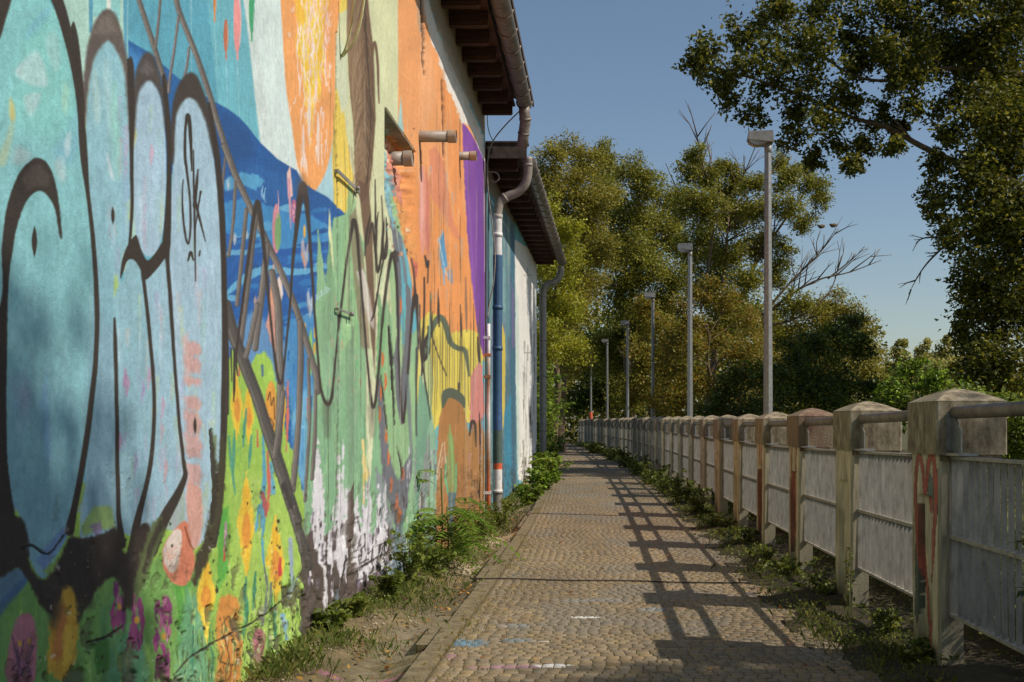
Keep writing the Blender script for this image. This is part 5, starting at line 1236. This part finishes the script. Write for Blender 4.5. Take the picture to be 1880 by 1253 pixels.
nb_ = [(1275, 125, 26), (1300, 90, 34), (1320, 140, 34), (1360, 65, 40), (1372, 120, 36), (1345, 180, 26), (1400, 30, 36), (1420, 95, 40), (1415, 160, 38), (1385, 215, 26), (1430, 10, 34), (1470, 60, 42), (1465, 130, 40), (1460, 200, 36), (1500, 20, 36), (1520, 90, 42), (1515, 165, 40), (1500, 230, 34), (1450, 255, 26), (1495, 290, 22),
       (1560, 50, 42), (1570, 130, 36), (1560, 200, 36), (1545, 255, 34), (1565, 305, 20), (1620, 30, 44), (1625, 95, 36), (1610, 215, 30), (1590, 270, 26), (1640, 270, 22), (1680, 40, 50), (1690, 110, 44), (1685, 200, 30), (1650, 235, 18), (1740, 20, 54), (1750, 100, 54), (1740, 190, 40), (1745, 250, 28), (1800, 60, 60), (1810, 150, 56), (1800, 230, 50), (1850, 40, 60), (1860, 130, 60), (1860, 230, 60), (1850, 320, 56),
       (1785, 300, 40), (1725, 350, 34), (1710, 390, 24), (1765, 370, 46), (1820, 400, 56), (1870, 400, 60), (1740, 430, 34), (1790, 460, 46), (1850, 480, 56), (1770, 520, 30), (1800, 560, 46), (1860, 570, 60), (1765, 590, 22), (1790, 640, 40), (1850, 660, 60), (1775, 680, 28), (1820, 715, 44), (1880, 740, 56), (1920, 200, 80), (1930, 400, 80), (1930, 600, 80), (1680, 110, 40), (1655, 150, 30), (1720, 300, 30), (1700, 60, 46), (1660, 140, 36), (1640, 90, 40), (1590, 90, 40), (1780, 120, 60), (1830, 190, 60), (1840, 260, 60), (1800, 340, 54), (1840, 440, 60), (1800, 500, 50), (1840, 540, 60), (1820, 600, 54), (1850, 700, 60), (1800, 690, 40), (1780, 640, 30), (1900, -40, 90), (1780, -60, 80), (1660, -60, 70), (1560, -40, 50)]
RB = random.Random(9)
def near_limbs(mb):
    bare(mb, [at(1990, 420, YT), at(1880, 345, YT), at(1760, 300, YT), at(1690, 268, YT), at(1630, 235, YT), at(1560, 215, YT), at(1480, 180, YT), at(1400, 150, YT), at(1310, 125, YT)], .09, .015, 10, 4, .5)
    bare(mb, [at(1960, 150, YT), at(1800, 128, YT), at(1740, 126, YT), at(1690, 132, YT), at(1640, 148, YT), at(1570, 140, YT), at(1490, 90, YT), at(1420, 40, YT)], .07, .012, 9, 5, .5)
    bare(mb, [at(1900, 420, YT), at(1800, 418, YT), at(1750, 440, YT), at(1715, 470, YT), at(1690, 500, YT), at(1668, 540, YT)], .05, .006, 9, 6, .35)
    bare(mb, [at(1760, 438, YT), at(1720, 436, YT), at(1690, 440, YT), at(1675, 462, YT)], .03, .006, 4, 7)
tree("overhanging_tree", "big dark leafed tree at right whose long boughs reach over the nearest lamp", (at(2010, 780, YT).x, YT + .5, -1.4), [(u, v, r, YT + RB.uniform(-1.6, 1.6)) for u, v, r in nb_], NEAR, leaf=.115, dens=.95, seed=11, tr=.34, limbs=False, extra=near_limbs, spread=.30, clump=22)
# trees behind
def rnd(bl, Y, s=2.0, seed=0):
    rr = random.Random(seed); return [(u, v, r, Y + rr.uniform(-s, s)) for u, v, r in bl]
tree("poplar_tree", "olive tree rising just behind the far eave at left of the tree row", (at(1030, 760, 44).x, 44, -.6), rnd([(1010, 285, 30), (1040, 275, 28), (1075, 300, 36), (1000, 330, 44), (1045, 345, 48), (1085, 370, 44), (1010, 400, 50), (1060, 430, 55), (1100, 460, 40), (1020, 490, 55), (1070, 520, 50), (1030, 570, 50), (1010, 630, 50), (1050, 660, 40)], 44, 2.2, 1), OLIVE, .105, 1.0, 21, .24)
tree("poplar_tree", "broad round topped olive tree in the middle of the tree row", (at(1150, 770, 52).x, 52, -.8), rnd([(1108, 285, 26), (1120, 315, 36), (1160, 320, 34), (1190, 345, 34), (1220, 365, 30), (1240, 395, 30), (1110, 370, 46), (1160, 395, 50), (1210, 425, 46), (1245, 450, 36), (1120, 450, 50), (1170, 480, 52), (1225, 510, 46), (1140, 550, 52), (1200, 580, 50), (1130, 640, 52), (1190, 670, 52), (1240, 600, 40), (1150, 720, 40)], 52, 2.5, 2), OLIVE2, .12, 1.0, 22, .26)
def dead_br(mb):
    Y = 40
    for k, (p, r0, tw) in enumerate((([(1290, 700), (1360, 620), (1440, 550), (1500, 515), (1560, 500), (1618, 478)], .07, 12), ([(1400, 580), (1450, 520), (1500, 470), (1540, 420)], .06, 12), ([(1330, 640), (1380, 500), (1430, 420), (1480, 350), (1500, 300)], .08, 10), ([(1290, 560), (1310, 400), (1290, 300), (1278, 240)], .07, 12), ([(1300, 420), (1360, 330), (1390, 262)], .05, 10), ([(1520, 512), (1560, 480), (1585, 458)], .035, 6), ([(1360, 600), (1450, 590), (1520, 540), (1545, 470)], .05, 10), ([(1285, 420), (1240, 340), (1222, 300)], .03, 6), ([(1410, 330), (1440, 280), (1450, 250)], .03, 6))):
        bare(mb, [at(u, v, Y + (k % 3 - 1) * .8) for u, v in p], r0, .012, tw, 60 + k)
    for (u, v) in ((1530, 413), (1508, 415)):
        mb.tube([at(u - 7, v - 1, Y), at(u - 2, v + 2, Y), at(u + 2, v + 1, Y), at(u + 7, v, Y)], [.03, .075, .08, .03], 7)
tree("half_bare_tree", "tall thin crowned tree behind the second lamp with dead grey branches reaching right", (at(1275, 770, 40).x, 40, -.9), rnd([(1278, 285, 20), (1270, 320, 30), (1300, 330, 26), (1330, 310, 24), (1340, 345, 34), (1265, 370, 36), (1300, 390, 36), (1350, 400, 38), (1380, 345, 26), (1395, 385, 30), (1430, 300, 22), (1445, 330, 30), (1480, 310, 20), (1490, 345, 26), (1510, 370, 20), (1450, 385, 30), (1480, 410, 24), (1280, 450, 40), (1330, 470, 40), (1390, 450, 34), (1420, 500, 30), (1370, 530, 36), (1300, 530, 40), (1440, 450, 22), (1460, 560, 28), (1330, 590, 40), (1400, 590, 36)], 40, 2.2, 3), OLIVE2, .095, 1.3, 23, .2, extra=dead_br, spread=.3)
tree("willow_tree", "feathery olive tree sloping down right toward the pale gap in the woods", (at(1480, 770, 42).x, 43, -1.0), rnd([(1440, 610, 36), (1490, 570, 30), (1530, 560, 28), (1560, 575, 28), (1585, 600, 26), (1510, 610, 40), (1560, 640, 36), (1600, 645, 26), (1470, 660, 40), (1530, 680, 40), (1590, 690, 36), (1500, 720, 36)], 43, 1.5, 4), OLIVE, .10, .9, 24, .14, spread=.3)
tree("autumn_tree", "orange tinged autumn tree between second and first lamps above the fence", (at(1320, 770, 31).x, 31, -1.0), rnd([(1255, 560, 30), (1290, 540, 34), (1330, 560, 36), (1370, 590, 36), (1250, 620, 38), (1300, 620, 44), (1350, 650, 42), (1400, 650, 36), (1240, 680, 40), (1290, 700, 42), (1340, 720, 40), (1390, 710, 38), (1220, 730, 36), (1270, 640, 34), (1275, 600, 30), (1240, 740, 34)], 31, 1.2, 5), AUT, .085, .95, 25, .13)
tree("autumn_tree", "rusty brown bush like tree behind the third lamp", (at(1200, 775, 47).x, 47, -.8), rnd([(1180, 560, 26), (1205, 600, 34), (1230, 640, 36), (1175, 650, 36), (1200, 700, 40), (1165, 720, 36), (1230, 720, 34)], 47, 1.0, 6), AUT + OLIVE, .13, .95, 26, .12)
tree("maple_tree", "bright yellow green tree hugging the far end of the lower building", (at(1015, 775, 36).x, 36, -.1), rnd([(1015, 430, 34), (1050, 420, 26), (1000, 480, 40), (1040, 490, 44), (1010, 550, 44), (1048, 560, 40), (1010, 620, 46), (1050, 640, 36), (1000, 380, 30)], 36, 1.0, 7), LIME, .095, 1.0, 27, .15)
for k, (u, Y, bl, pal, lb) in enumerate((
    (1500, 25, [(1420, 690, 36), (1460, 650, 36), (1500, 640, 34), (1540, 620, 30), (1560, 590, 22), (1575, 640, 30), (1430, 740, 40), (1490, 710, 44), (1550, 700, 44), (1595, 720, 30), (1520, 750, 40)], DARK, "dark green shrub with a raised top to the right of the nearest lamp"),
    (1370, 27, [(1330, 710, 30), (1370, 690, 32), (1410, 700, 30), (1350, 750, 36), (1400, 750, 36), (1310, 750, 30)], DARK + ['4f5a24'], "dark green shrub just left of the nearest lamp foot"),
    (1130, 60, [(1080, 660, 26), (1110, 640, 30), (1150, 640, 30), (1100, 690, 32), (1145, 690, 34), (1080, 730, 30), (1120, 730, 34), (1170, 720, 30), (1060, 745, 22)], DARK, "shady thicket at the far end where the path disappears"),
    (1650, 19, [(1640, 715, 30), (1680, 690, 32), (1720, 705, 32), (1660, 750, 40), (1710, 750, 40), (1620, 750, 34), (1750, 730, 30)], DARK + PLNT, "mid green shrub behind the second and third fence posts"),
    (1790, 13, [(1760, 770, 40), (1800, 745, 40), (1840, 760, 44), (1870, 800, 50), (1800, 810, 46), (1750, 820, 40), (1850, 850, 50), (1900, 770, 60)], ['5a6a26', '6a7a30', '48581e', '78863c'], "light leafed shrub behind the nearest fence post"),
    (1190, 55, [(1185, 640, 22), (1180, 600, 22), (1160, 580, 24), (1140, 560, 22), (1150, 620, 26)], DARK, "dark evergreen behind the third lamp head"))):
    tree("shrub", lb, (at(u, 775, Y).x, Y, -.9), rnd(bl, Y, .7, 40 + k), pal, (.085 if Y < 30 else .14) if Y > 15 else .065, 1.0, 30 + k, .06, group=None, cat="shrub", spread=.3)
# pale trees beyond the gap
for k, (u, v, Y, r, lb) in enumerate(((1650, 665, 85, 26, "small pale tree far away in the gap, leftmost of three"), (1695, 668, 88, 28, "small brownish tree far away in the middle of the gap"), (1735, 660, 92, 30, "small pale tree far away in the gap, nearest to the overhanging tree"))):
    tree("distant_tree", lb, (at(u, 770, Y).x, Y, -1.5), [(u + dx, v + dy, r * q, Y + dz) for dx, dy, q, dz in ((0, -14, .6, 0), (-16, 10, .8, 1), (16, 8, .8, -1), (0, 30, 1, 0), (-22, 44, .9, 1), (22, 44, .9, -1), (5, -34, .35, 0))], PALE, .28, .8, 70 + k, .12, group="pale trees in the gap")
R = np.random.RandomState(77); n = 26000
xx = R.uniform(-45, 75, n); yy = R.uniform(96, 112, n); hh = 5.2 + 3.2 * fbm(xx * .16, yy * 0 + 1, 51, 3) - 1.2 + np.where(xx < 20, 3.0, 0) * sstep(24, 8, xx)
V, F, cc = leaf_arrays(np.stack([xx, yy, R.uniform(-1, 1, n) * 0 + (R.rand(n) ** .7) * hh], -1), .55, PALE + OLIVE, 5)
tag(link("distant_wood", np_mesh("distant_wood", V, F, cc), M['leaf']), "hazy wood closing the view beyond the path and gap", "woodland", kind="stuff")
R = np.random.RandomState(78); n = 42000
xx = R.uniform(-16, 17, n); yy = R.uniform(64, 74, n); hh = np.clip(8.6 + 5 * (fbm(xx * .22, yy * 0 + 4, 52, 3) - .5) + 2.5 * sstep(0, -12, xx), 2, 12)
V, F, cc = leaf_arrays(np.stack([xx, yy, -1.2 + (R.rand(n) ** .8) * hh], -1), .34, OLIVE + DARK + OLIVE2, 6)
tag(link("wood_edge", np_mesh("wood_edge", V, F, cc), M['leaf']), "dense edge of the wood filling the gaps between the trees behind the lamps", "woodland", kind="stuff")
# unseen neighbour of the overhanging tree: throws the shade on the near wall and the near panel
RS = random.Random(4)
def wblob(x, y, z, r): return (VPU + x / y * FPX, VPV - (z - CAMZ) / y * FPX, r / y * FPX, y)
tree("shade_tree", "leafy tree standing beside the camera outside the picture, shading the near fence", (10.5, 1.2, -1.4), [wblob(9 + RS.uniform(-.8, .8), .12 + 1.1 * a - .8 * b, 9.35 + 2.1 * b, RS.uniform(.5, .75)) for a, b in [(q * math.cos(t), q * math.sin(t)) for q, t in [(RS.random() ** .5, RS.uniform(0, 6.28)) for k in range(42)]]] + [wblob(*q) for q in ((10, 2.1, 8.7, .6), (9.6, 1.8, 9.3, .6), (9.2, 1.5, 8.9, .6), (10.2, 1.9, 9.4, .7), (10.3, 2.2, 8.0, .5), (10.1, 1.9, 9.7, .5), (9.9, 1.5, 9.2, .55), (9.9, 2.0, 8.95, .5), (9.95, 2.35, 8.75, .4), (10.2, 1.8, 9.3, .5), (9.6, 1.9, 8.6, .5), (10.4, 2.2, 9.3, .4), (10.3, 1.3, 9.6, .5), (9.5, 2.2, 8.3, .4))], NEAR, .14, .6, 90, .2, spread=.34, limbs=False)

# ---- bushes, weeds and ground cover
def leafy_plant(stems, seed, pal, leaf=.06, asp=.6, step=.05, pairs=2, sr=.004, droop=.3, hang=0.0):
    """stems: list of polylines; leaves in pairs along them"""
    rr = random.Random(seed); mb = MB(); cen = []; outs = []
    for st in stems:
        P_ = [Vector(p) for p in spline(st, 5)]
        mb.tube(P_, [sr * (1 - .7 * i / (len(P_) - 1)) for i in range(len(P_))], 4, caps=False)
        for i in range(2, len(P_)):
            a, b = P_[i - 1], P_[i]; nst = max(1, int((b - a).length / step))
            for q in range(nst):
                p = a.lerp(b, q / nst)
                for s in range(pairs):
                    an = rr.uniform(0, 6.28); d = Vector((math.cos(an), math.sin(an), rr.uniform(-.2, .4) - hang))
                    cen.append(p + d * leaf * rr.uniform(.4, .8)); outs.append(d)
    cen = np.array(cen); V, F, cc = leaf_arrays(cen, leaf, pal, seed, up=.6, droop=droop, out=np.array(outs) * 1.6, asp=asp)
    return mb, (V, F, cc)
def plant(name, label, base, stems, pal, seed, group=None, cat="weed", **k):
    r = empty(name, base); tag(r, label, cat, group)
    mb, (V, F, cc) = leafy_plant(stems, seed, pal, **k)
    mb.build("stem", M['stalk'], r); link("foliage", np_mesh("foliage", V, F, cc), M['leaf'], r)
    return r
M['stalk'] = mat_noise("green stalk", [(.3, hl('4c5426')), (.7, hl('6c6a34'))], 10, .8, 0)
def bunch(n, h, sp, seed, lean=(0, 0)):
    rr = random.Random(seed); out = []
    for i in range(n):
        a = rr.uniform(0, 6.28); d = rr.uniform(.1, 1) * sp; hh = h * rr.uniform(.5, 1.1)
        x0, y0 = rr.uniform(-.3, .3) * sp, rr.uniform(-.3, .3) * sp
        out.append([(x0, y0, -.05), (x0 + math.cos(a) * d * .3 + lean[0] * .3, y0 + math.sin(a) * d * .3, hh * .5), (x0 + math.cos(a) * d * .8 + lean[0] * .8, y0 + math.sin(a) * d * .8 + lean[1], hh * .9), (x0 + math.cos(a) * d + lean[0], y0 + math.sin(a) * d + lean[1], hh)])
    return out
def compound(n, seed, rl=(.4, .7), h=.5):
    """arching fronds with narrow leaflets in pairs"""
    rr = random.Random(seed); mb = MB(); parts = []; cen = []
    V = []; F = []; Cc = []; pal = [hl(x) for x in ('6f8a2c', '5f7c26', '809a3a', '547020')]
    for i in range(n):
        a = rr.uniform(0, 6.28); L_ = rr.uniform(*rl); z0 = rr.uniform(.05, h)
        p0 = Vector((rr.uniform(-.08, .08), rr.uniform(-.08, .08), z0)); d = Vector((math.cos(a), math.sin(a), 0))
        P_ = [p0 + d * L_ * t + Vector((0, 0, L_ * (.75 * t - .95 * t * t))) for t in np.linspace(0, 1, 12)]
        mb.tube(P_, [.004 - .003 * t for t in np.linspace(0, 1, 12)], 4, caps=False); sd = d.cross(Vector((0, 0, 1)))
        col = np.array(pal[rr.randrange(4)])
        for j in range(2, 12):
            for s in (-1, 1):
                ll = .12 * (1 - .45 * abs(j / 11 - .5)) * rr.uniform(.8, 1.15); ld = (sd * s + d * .35 + Vector((0, 0, rr.uniform(-.55, -.05)))).normalized(); w_ = d * .016
                q = P_[j]; b = len(V)
                V += [q, q + ld * ll * .4 + w_ + Vector((0, 0, .006)), q + ld * ll, q + ld * ll * .4 - w_ + Vector((0, 0, .006))]; F.append((b, b + 1, b + 2, b + 3)); Cc += [col * rr.uniform(.85, 1.15)] * 4
    mb.tube([(0, 0, -.05), (.01, .02, h * .5), (0, 0, h + .05)], .008, 5)
    return mb, (np.array([tuple(v) for v in V]), np.array(F), np.array(Cc))
r = empty("ailanthus_sapling", (-1.36, 9.75, float(verge_l(-1.36, 9.75)))); tag(r, "bright green sapling with long feathery fronds against the slate painted wall", "sapling")
mb, (V, F, cc) = compound(46, 5, (.3, .62), .48); mb.build("stem", M['stalk'], r); link("foliage", np_mesh("foliage", V, F, cc), M['leaf'], r)
r = empty("ailanthus_sapling", (-1.45, 10.0, float(verge_l(-1.45, 10.0)))); tag(r, "tall thin feathery shoot standing close to the wall behind the bright sapling", "sapling")
mb, (V, F, cc) = compound(14, 8, (.2, .36), .82); mb.build("stem", M['stalk'], r); link("foliage", np_mesh("foliage", V, F, cc), M['leaf'], r)
NET = ['586628', '4d5a22', '65703a', '424f1c', '70783e']
for k, (x, y, n, h, sp, lb) in enumerate(((-1.45, 8.3, 14, .40, .2, "tall nettle clump against the white flamed wall foot"), (-1.46, 7.6, 12, .2, .16, "low nettle clump at the front of the white flames"), (-1.36, 8.9, 14, .24, .2, "nettle clump just in front of the feathery sapling"), (-1.54, 6.8, 10, .12, .12, "small weed clump under the dark wall corner"), (-1.55, 6.3, 12, .12, .14, "weed clump at the foot of the lime green wall"),
        (-1.4, 11.0, 14, .2, .22, "weed clump below the brown painted trunk"), (-1.36, 12.6, 16, .32, .28, "weed clump left of the downpipe foot"), (-1.3, 14.4, 18, .34, .3, "weed clump in front of the riser pipe foot"))):
    plant("nettle", lb, (x, y, float(verge_l(x, y))), bunch(n, h, sp, 100 + k), NET, 110 + k, leaf=.045, step=.03, pairs=2, asp=.72)
for k, (x, y, n, h, sp, lb) in enumerate(((-1.12, 17.5, 16, .3, .3, "leafy bush at the foot of the blue downpipe"), (-1.08, 20.0, 20, .42, .4, "bushy light green plant before the teal stripes"), (-1.0, 22.5, 22, .5, .45, "bushy plant in front of the white wall"), (-1.3, 25.0, 22, .5, .45, "bush hiding the white wall foot"), (-1.25, 27.6, 26, .9, .5, "bush at the foot of the farthest downpipe"), (-1.5, 30.5, 30, 2.3, .8, "tall bush beyond the end of the lower building"), (-1.85, 34.0, 30, 2.8, .9, "taller bush leaning over the bend of the path"), (-2.6, 39.0, 30, 3.2, 1.1, "tall shrub on the left where the path bends"), (-3.6, 45.0, 30, 3.6, 1.4, "dense shrub closing the left side of the far path"))):
    z = float(verge_l(x, y)) if y < 30 else 0.0
    plant("bush", lb, (x, y, z), bunch(n, h, sp, 130 + k, (0, 0)), PLNT + NET, 140 + k, cat="bush", leaf=.09 if y < 30 else .14, step=.05 if y < 30 else .09, pairs=3, asp=.55)
# weeds along the fence
FW = ['4d5826', '424e1e', '5c662e', '38441a', '6a6c36']
rr = random.Random(8)
for k, (dx, y, h, lb) in enumerate(((1.42, 6.6, .75, "tall seeding weed stalk in front of the second panel"), (1.38, 5.95, .42, "leafy weed between the heart post and the second post"), (1.30, 5.2, .34, "weed clump at the heart post foot"), (1.34, 7.4, .40, "weed clump at the second post foot"), (1.30, 8.4, .36, "weed clump under the third panel"), (1.28, 9.4, .36, "weed clump beside the red scrawled post"), (1.25, 10.8, .38, "weed clump beyond the red scrawled posts"), (1.2, 12.6, .42, "weed clump below the fifth panel"), (1.15, 14.6, .55, "bushy weed clump beside the lamp shadow"), (1.12, 16.5, .6, "bushy weed mound halfway along the fence"), (1.1, 18.8, .6, "dark weed mound after the lit posts"), (1.05, 21.5, .65, "dark weed mound farther along the fence"), (1.0, 25.0, .7, "weed mound near the second lamp"), (.95, 29.0, .7, "weed mound near the third lamp"), (.85, 34.0, .7, "weed mound well down the fence"), (.7, 41.0, .7, "last weed mound before the bend"))):
    x = dx + (.2 if k else .1) + float(bend(y)); n = (11 if k < 8 else 16) if k else 3
    plant("fence_weed", lb, (x, y, float(gz(y)) + .02), bunch(n, h * (.36 if 0 < k < 8 else .6), .16 + .012 * y if k else .06, 200 + k), FW, 220 + k, leaf=.03 + .002 * y if k else .03, step=.03 + .0015 * y, pairs=2, asp=.5)
plant("fence_weed", "drooping leafy spray in front of the nearest panel", (1.55, 3.55, .62), [[(.06, 0, 0), (.0, .12, .12), (-.02, .3, .16), (-.03, .5, .13)], [(.03, .05, .03), (-.02, .2, .02), (-.03, .34, -.06)]], FW, 250, leaf=.06, step=.05, pairs=2)
# ground cover and grass: uncountable
def cover(name, label, n, xf, y0, y1, pw, zf, hf, pal, leaf, seed, asp=.6, up=.5, full=0):
    R = np.random.RandomState(seed); y = y0 * (y1 / y0) ** (R.rand(n) ** pw); x = xf(R, n, y)
    p = fbm(x * 2.6, y * 2.2, seed, 4); k = sstep(.42, .56, p) + .12 + full
    ok = R.rand(n) < k; x, y, p = x[ok], y[ok], p[ok]
    h = hf(x, y) * np.maximum(sstep(.35, .7, p), full * .75) * R.rand(len(x))
    cen = np.stack([x + bend(y), y, zf(x, y) + .006 + h], -1)
    sc = (leaf * np.clip(y / 9, .75, 4))[:, None]
    V, F, cc = leaf_arrays(cen, sc, pal, seed, up=up, asp=asp)
    return tag(link(name, np_mesh(name, V, F, cc), M['leaf']), label, "ground cover", kind="stuff")
cover("fence_ground_cover", "dark creeping weeds covering the soil below the fence", 42000, lambda R, n, y: 1.62 + R.normal(0, .19, n) - .05, 3.2, 60, .85, lambda x, y: gz(y) + .02 + bank(x), lambda x, y: .06 + .25 * sstep(1.7, 2.2, x), FW, .022, 61)
cover("verge_ground_cover", "low weeds and moss in the dirt strip along the wall", 20000, lambda R, n, y: -1.66 + np.abs(R.normal(0, .19, n)), 4.5, 30, .8, lambda x, y: verge_l(np.minimum(x, -.9), y), lambda x, y: .06 + 0 * x, NET, .020, 62)
cover("bank_ground_cover", "dark weeds on the river bank seen below and through the fence panels", 52000, lambda R, n, y: R.uniform(1.95, 2.9, n), 3.0, 60, .85, lambda x, y: gz(y) + bank(x), lambda x, y: .50 - .2 * np.abs(x - 2.2), DARK, .05, 66, full=1)
cover("river_meadow", "rough grass and weeds on the lower ground beyond the fence", 30000, lambda R, n, y: 2.9 + 22 * R.rand(n) ** 1.6, 4.0, 60, .7, lambda x, y: gz(y) - .08 - sstep(1.9, 3.2, x) * .7 - sstep(3, 6, x) * .9, lambda x, y: .35 + 0 * x, OLIVE2 + FW, .10, 67, asp=.3)
def grass(name, label, n, xf, y0, y1, zf, hl_, pal, seed, thr=.45):
    R = np.random.RandomState(seed); y = y0 * (y1 / y0) ** R.rand(n); x = xf(R, n, y); p = fbm(x * 3.1, y * 2.1, seed, 4); ok = p > thr + R.uniform(-.1, .12, n); x, y = x[ok], y[ok]; n = len(x)
    h = hl_ * R.uniform(.4, 1.2, n); a = R.uniform(0, 6.28, n); b = R.uniform(.2, .9, n) * h; w_ = .0009 * np.clip(y / 6, .6, 5)
    bx = x + bend(y); z = zf(x, y); c_, s_ = np.cos(a), np.sin(a)
    V = np.stack([np.stack([bx - s_ * w_, y + c_ * w_, z - .01], -1), np.stack([bx + s_ * w_, y - c_ * w_, z - .01], -1), np.stack([bx + c_ * b * .62 + s_ * w_ * .7, y + s_ * b * .62 - c_ * w_ * .7, z + h * .75], -1), np.stack([bx + c_ * b, y + s_ * b, z + h * (1 - .3 * b / h)], -1)], 1).reshape(-1, 3)
    pal = np.array([hl(q) for q in pal]); cc = np.repeat(pal[R.randint(0, len(pal), n)] * R.uniform(.75, 1.25, (n, 1)), 4, 0)
    return tag(link(name, np_mesh(name, V, np.arange(4 * n).reshape(n, 4), cc), M['leaf']), label, "grass", kind="stuff")
grass("joint_grass", "dry yellowish grass growing in the joints along the kerb", 5200, lambda R, n, y: -.86 + np.abs(R.normal(0, .15, n)), 4.6, 22, lambda x, y: gz(y), .022, ['8a7a3a', '9a8a4a', '74702e', 'a08c50'], 63, .47)
grass("verge_grass", "tufts of grass in the dirt beside the kerb", 12000, lambda R, n, y: -1.62 + np.abs(R.normal(0, .25, n)), 5, 28, lambda x, y: verge_l(x, y), .07, NET + ['8c8a4a'], 64, .5)
grass("fence_grass", "thin grass among the weeds at the fence foot", 9000, lambda R, n, y: 1.40 + R.normal(0, .14, n), 3.5, 45, lambda x, y: gz(y) + .01, .07, FW + ['7c7a3c'], 65, .44)
# litter of dry leaves and stones
R = np.random.RandomState(15); n = 900
y = 4.6 * (22 / 4.6) ** R.rand(n); s_ = R.rand(n) < .45
x = np.where(s_, -.95 - np.abs(R.normal(0, .22, n)), R.uniform(-.7, 1.6, n)); keepm = s_ | (R.rand(n) < .35 + .6 * (x > 1.0)); x, y = x[keepm], y[keepm]
z = np.where(x < -.9, verge_l(np.minimum(x, -.9), y) + .012, gz(y) + .02)
V, F, cc = leaf_arrays(np.stack([x + bend(y), y, z], -1), .035, ['8a5a34', '6e4428', 'a0763e', '5a4028', 'b08a50', '7a6a4a'], 16, up=3, asp=.7)
V[:, 2] = np.maximum(V[:, 2], np.repeat(z, 4) - .004)
tag(link("leaf_litter", np_mesh("leaf_litter", V, F, cc), M['leaf']), "scattered dry brown leaves on path and verge", "leaf litter", kind="stuff")
n = 3200; y = 4.8 * (20 / 4.8) ** R.rand(n); x = -.95 - np.abs(R.normal(0, .25, n)); x = np.maximum(x, -1.55); ok = fbm(x * 1.6, y * .9, 22, 3) > .40; x, y = x[ok], y[ok]
parts = []
sv = np.array([(1, 0, 0), (0, 1, 0), (-1, 0, 0), (0, -1, 0), (0, 0, 1), (0, 0, -.6)], dtype=float); sf = np.array([(0, 1, 4, 4), (1, 2, 4, 4), (2, 3, 4, 4), (3, 0, 4, 4), (1, 0, 5, 5), (2, 1, 5, 5), (3, 2, 5, 5), (0, 3, 5, 5)])[:, :3]
Vs = []; Fs = []; Cs = []
for i in range(len(x)):
    s = .004 + .015 * R.rand() ** 2.5; q = sv * R.uniform(.6, 1.3, (6, 3)) * s; a = R.uniform(0, 6.28); q = np.stack([q[:, 0] * math.cos(a) - q[:, 1] * math.sin(a), q[:, 0] * math.sin(a) + q[:, 1] * math.cos(a), q[:, 2] * .7], -1)
    Vs.append(q + np.array([x[i], y[i], float(verge_l(x[i], y[i])) + .004])); Fs.append(sf + 6 * i); Cs.append(np.repeat(np.array(hl(('b4a488', 'a09478', 'c4b8a0', '8a7c64')[R.randint(4)]))[None], 6, 0))
tag(link("gravel", np_mesh("gravel", np.concatenate(Vs), np.concatenate(Fs), np.concatenate(Cs)), M['sett0']), "pale gravel and rubble bits in the dirt strip", "gravel", kind="stuff")
# the few leaves and scraps one can point at
def flat_leaf(name, label, x, y, s, col, rz, cat="leaf"):
    m = MB(); n = 10; pr = [(s * math.cos(t) * (1 + .18 * math.cos(3 * t)), s * .6 * math.sin(t)) for t in np.linspace(0, 2 * math.pi, n, endpoint=False)]
    vs = [(px, py, .004 + .35 * (py * py) / s + .12 * abs(px)) for px, py in pr] + [(0, 0, .002)]
    m.add(vs, [(i, (i + 1) % n, n) for i in range(n)], True)
    o = m.build(name, mat_noise(name, [(.3, hl(col, .7)), (.7, hl(col))], 30, .7, .2, 60)); o.location = (x, y, float(gz(y)) + .022); o.rotation_euler = (.1, .15, rz); tag(o, label, cat)
flat_leaf("fallen_leaf", "curled orange leaf lying in the grid of fence shadows", .75, 7.62, .035, 'c08a5a', .4)
flat_leaf("fallen_leaf", "small yellow leaf lying in a post shadow", .84, 7.2, .026, 'c09a20', 1.9)
flat_leaf("fallen_leaf", "pinkish brown leaf at the edge of the fence weeds", 1.14, 7.72, .05, '8a5a48', .9)
flat_leaf("paper_scrap", "crumpled white scrap at the weed edge beside the fence shadows", 1.04, 7.5, .04, 'c8c4bc', .2, "litter")
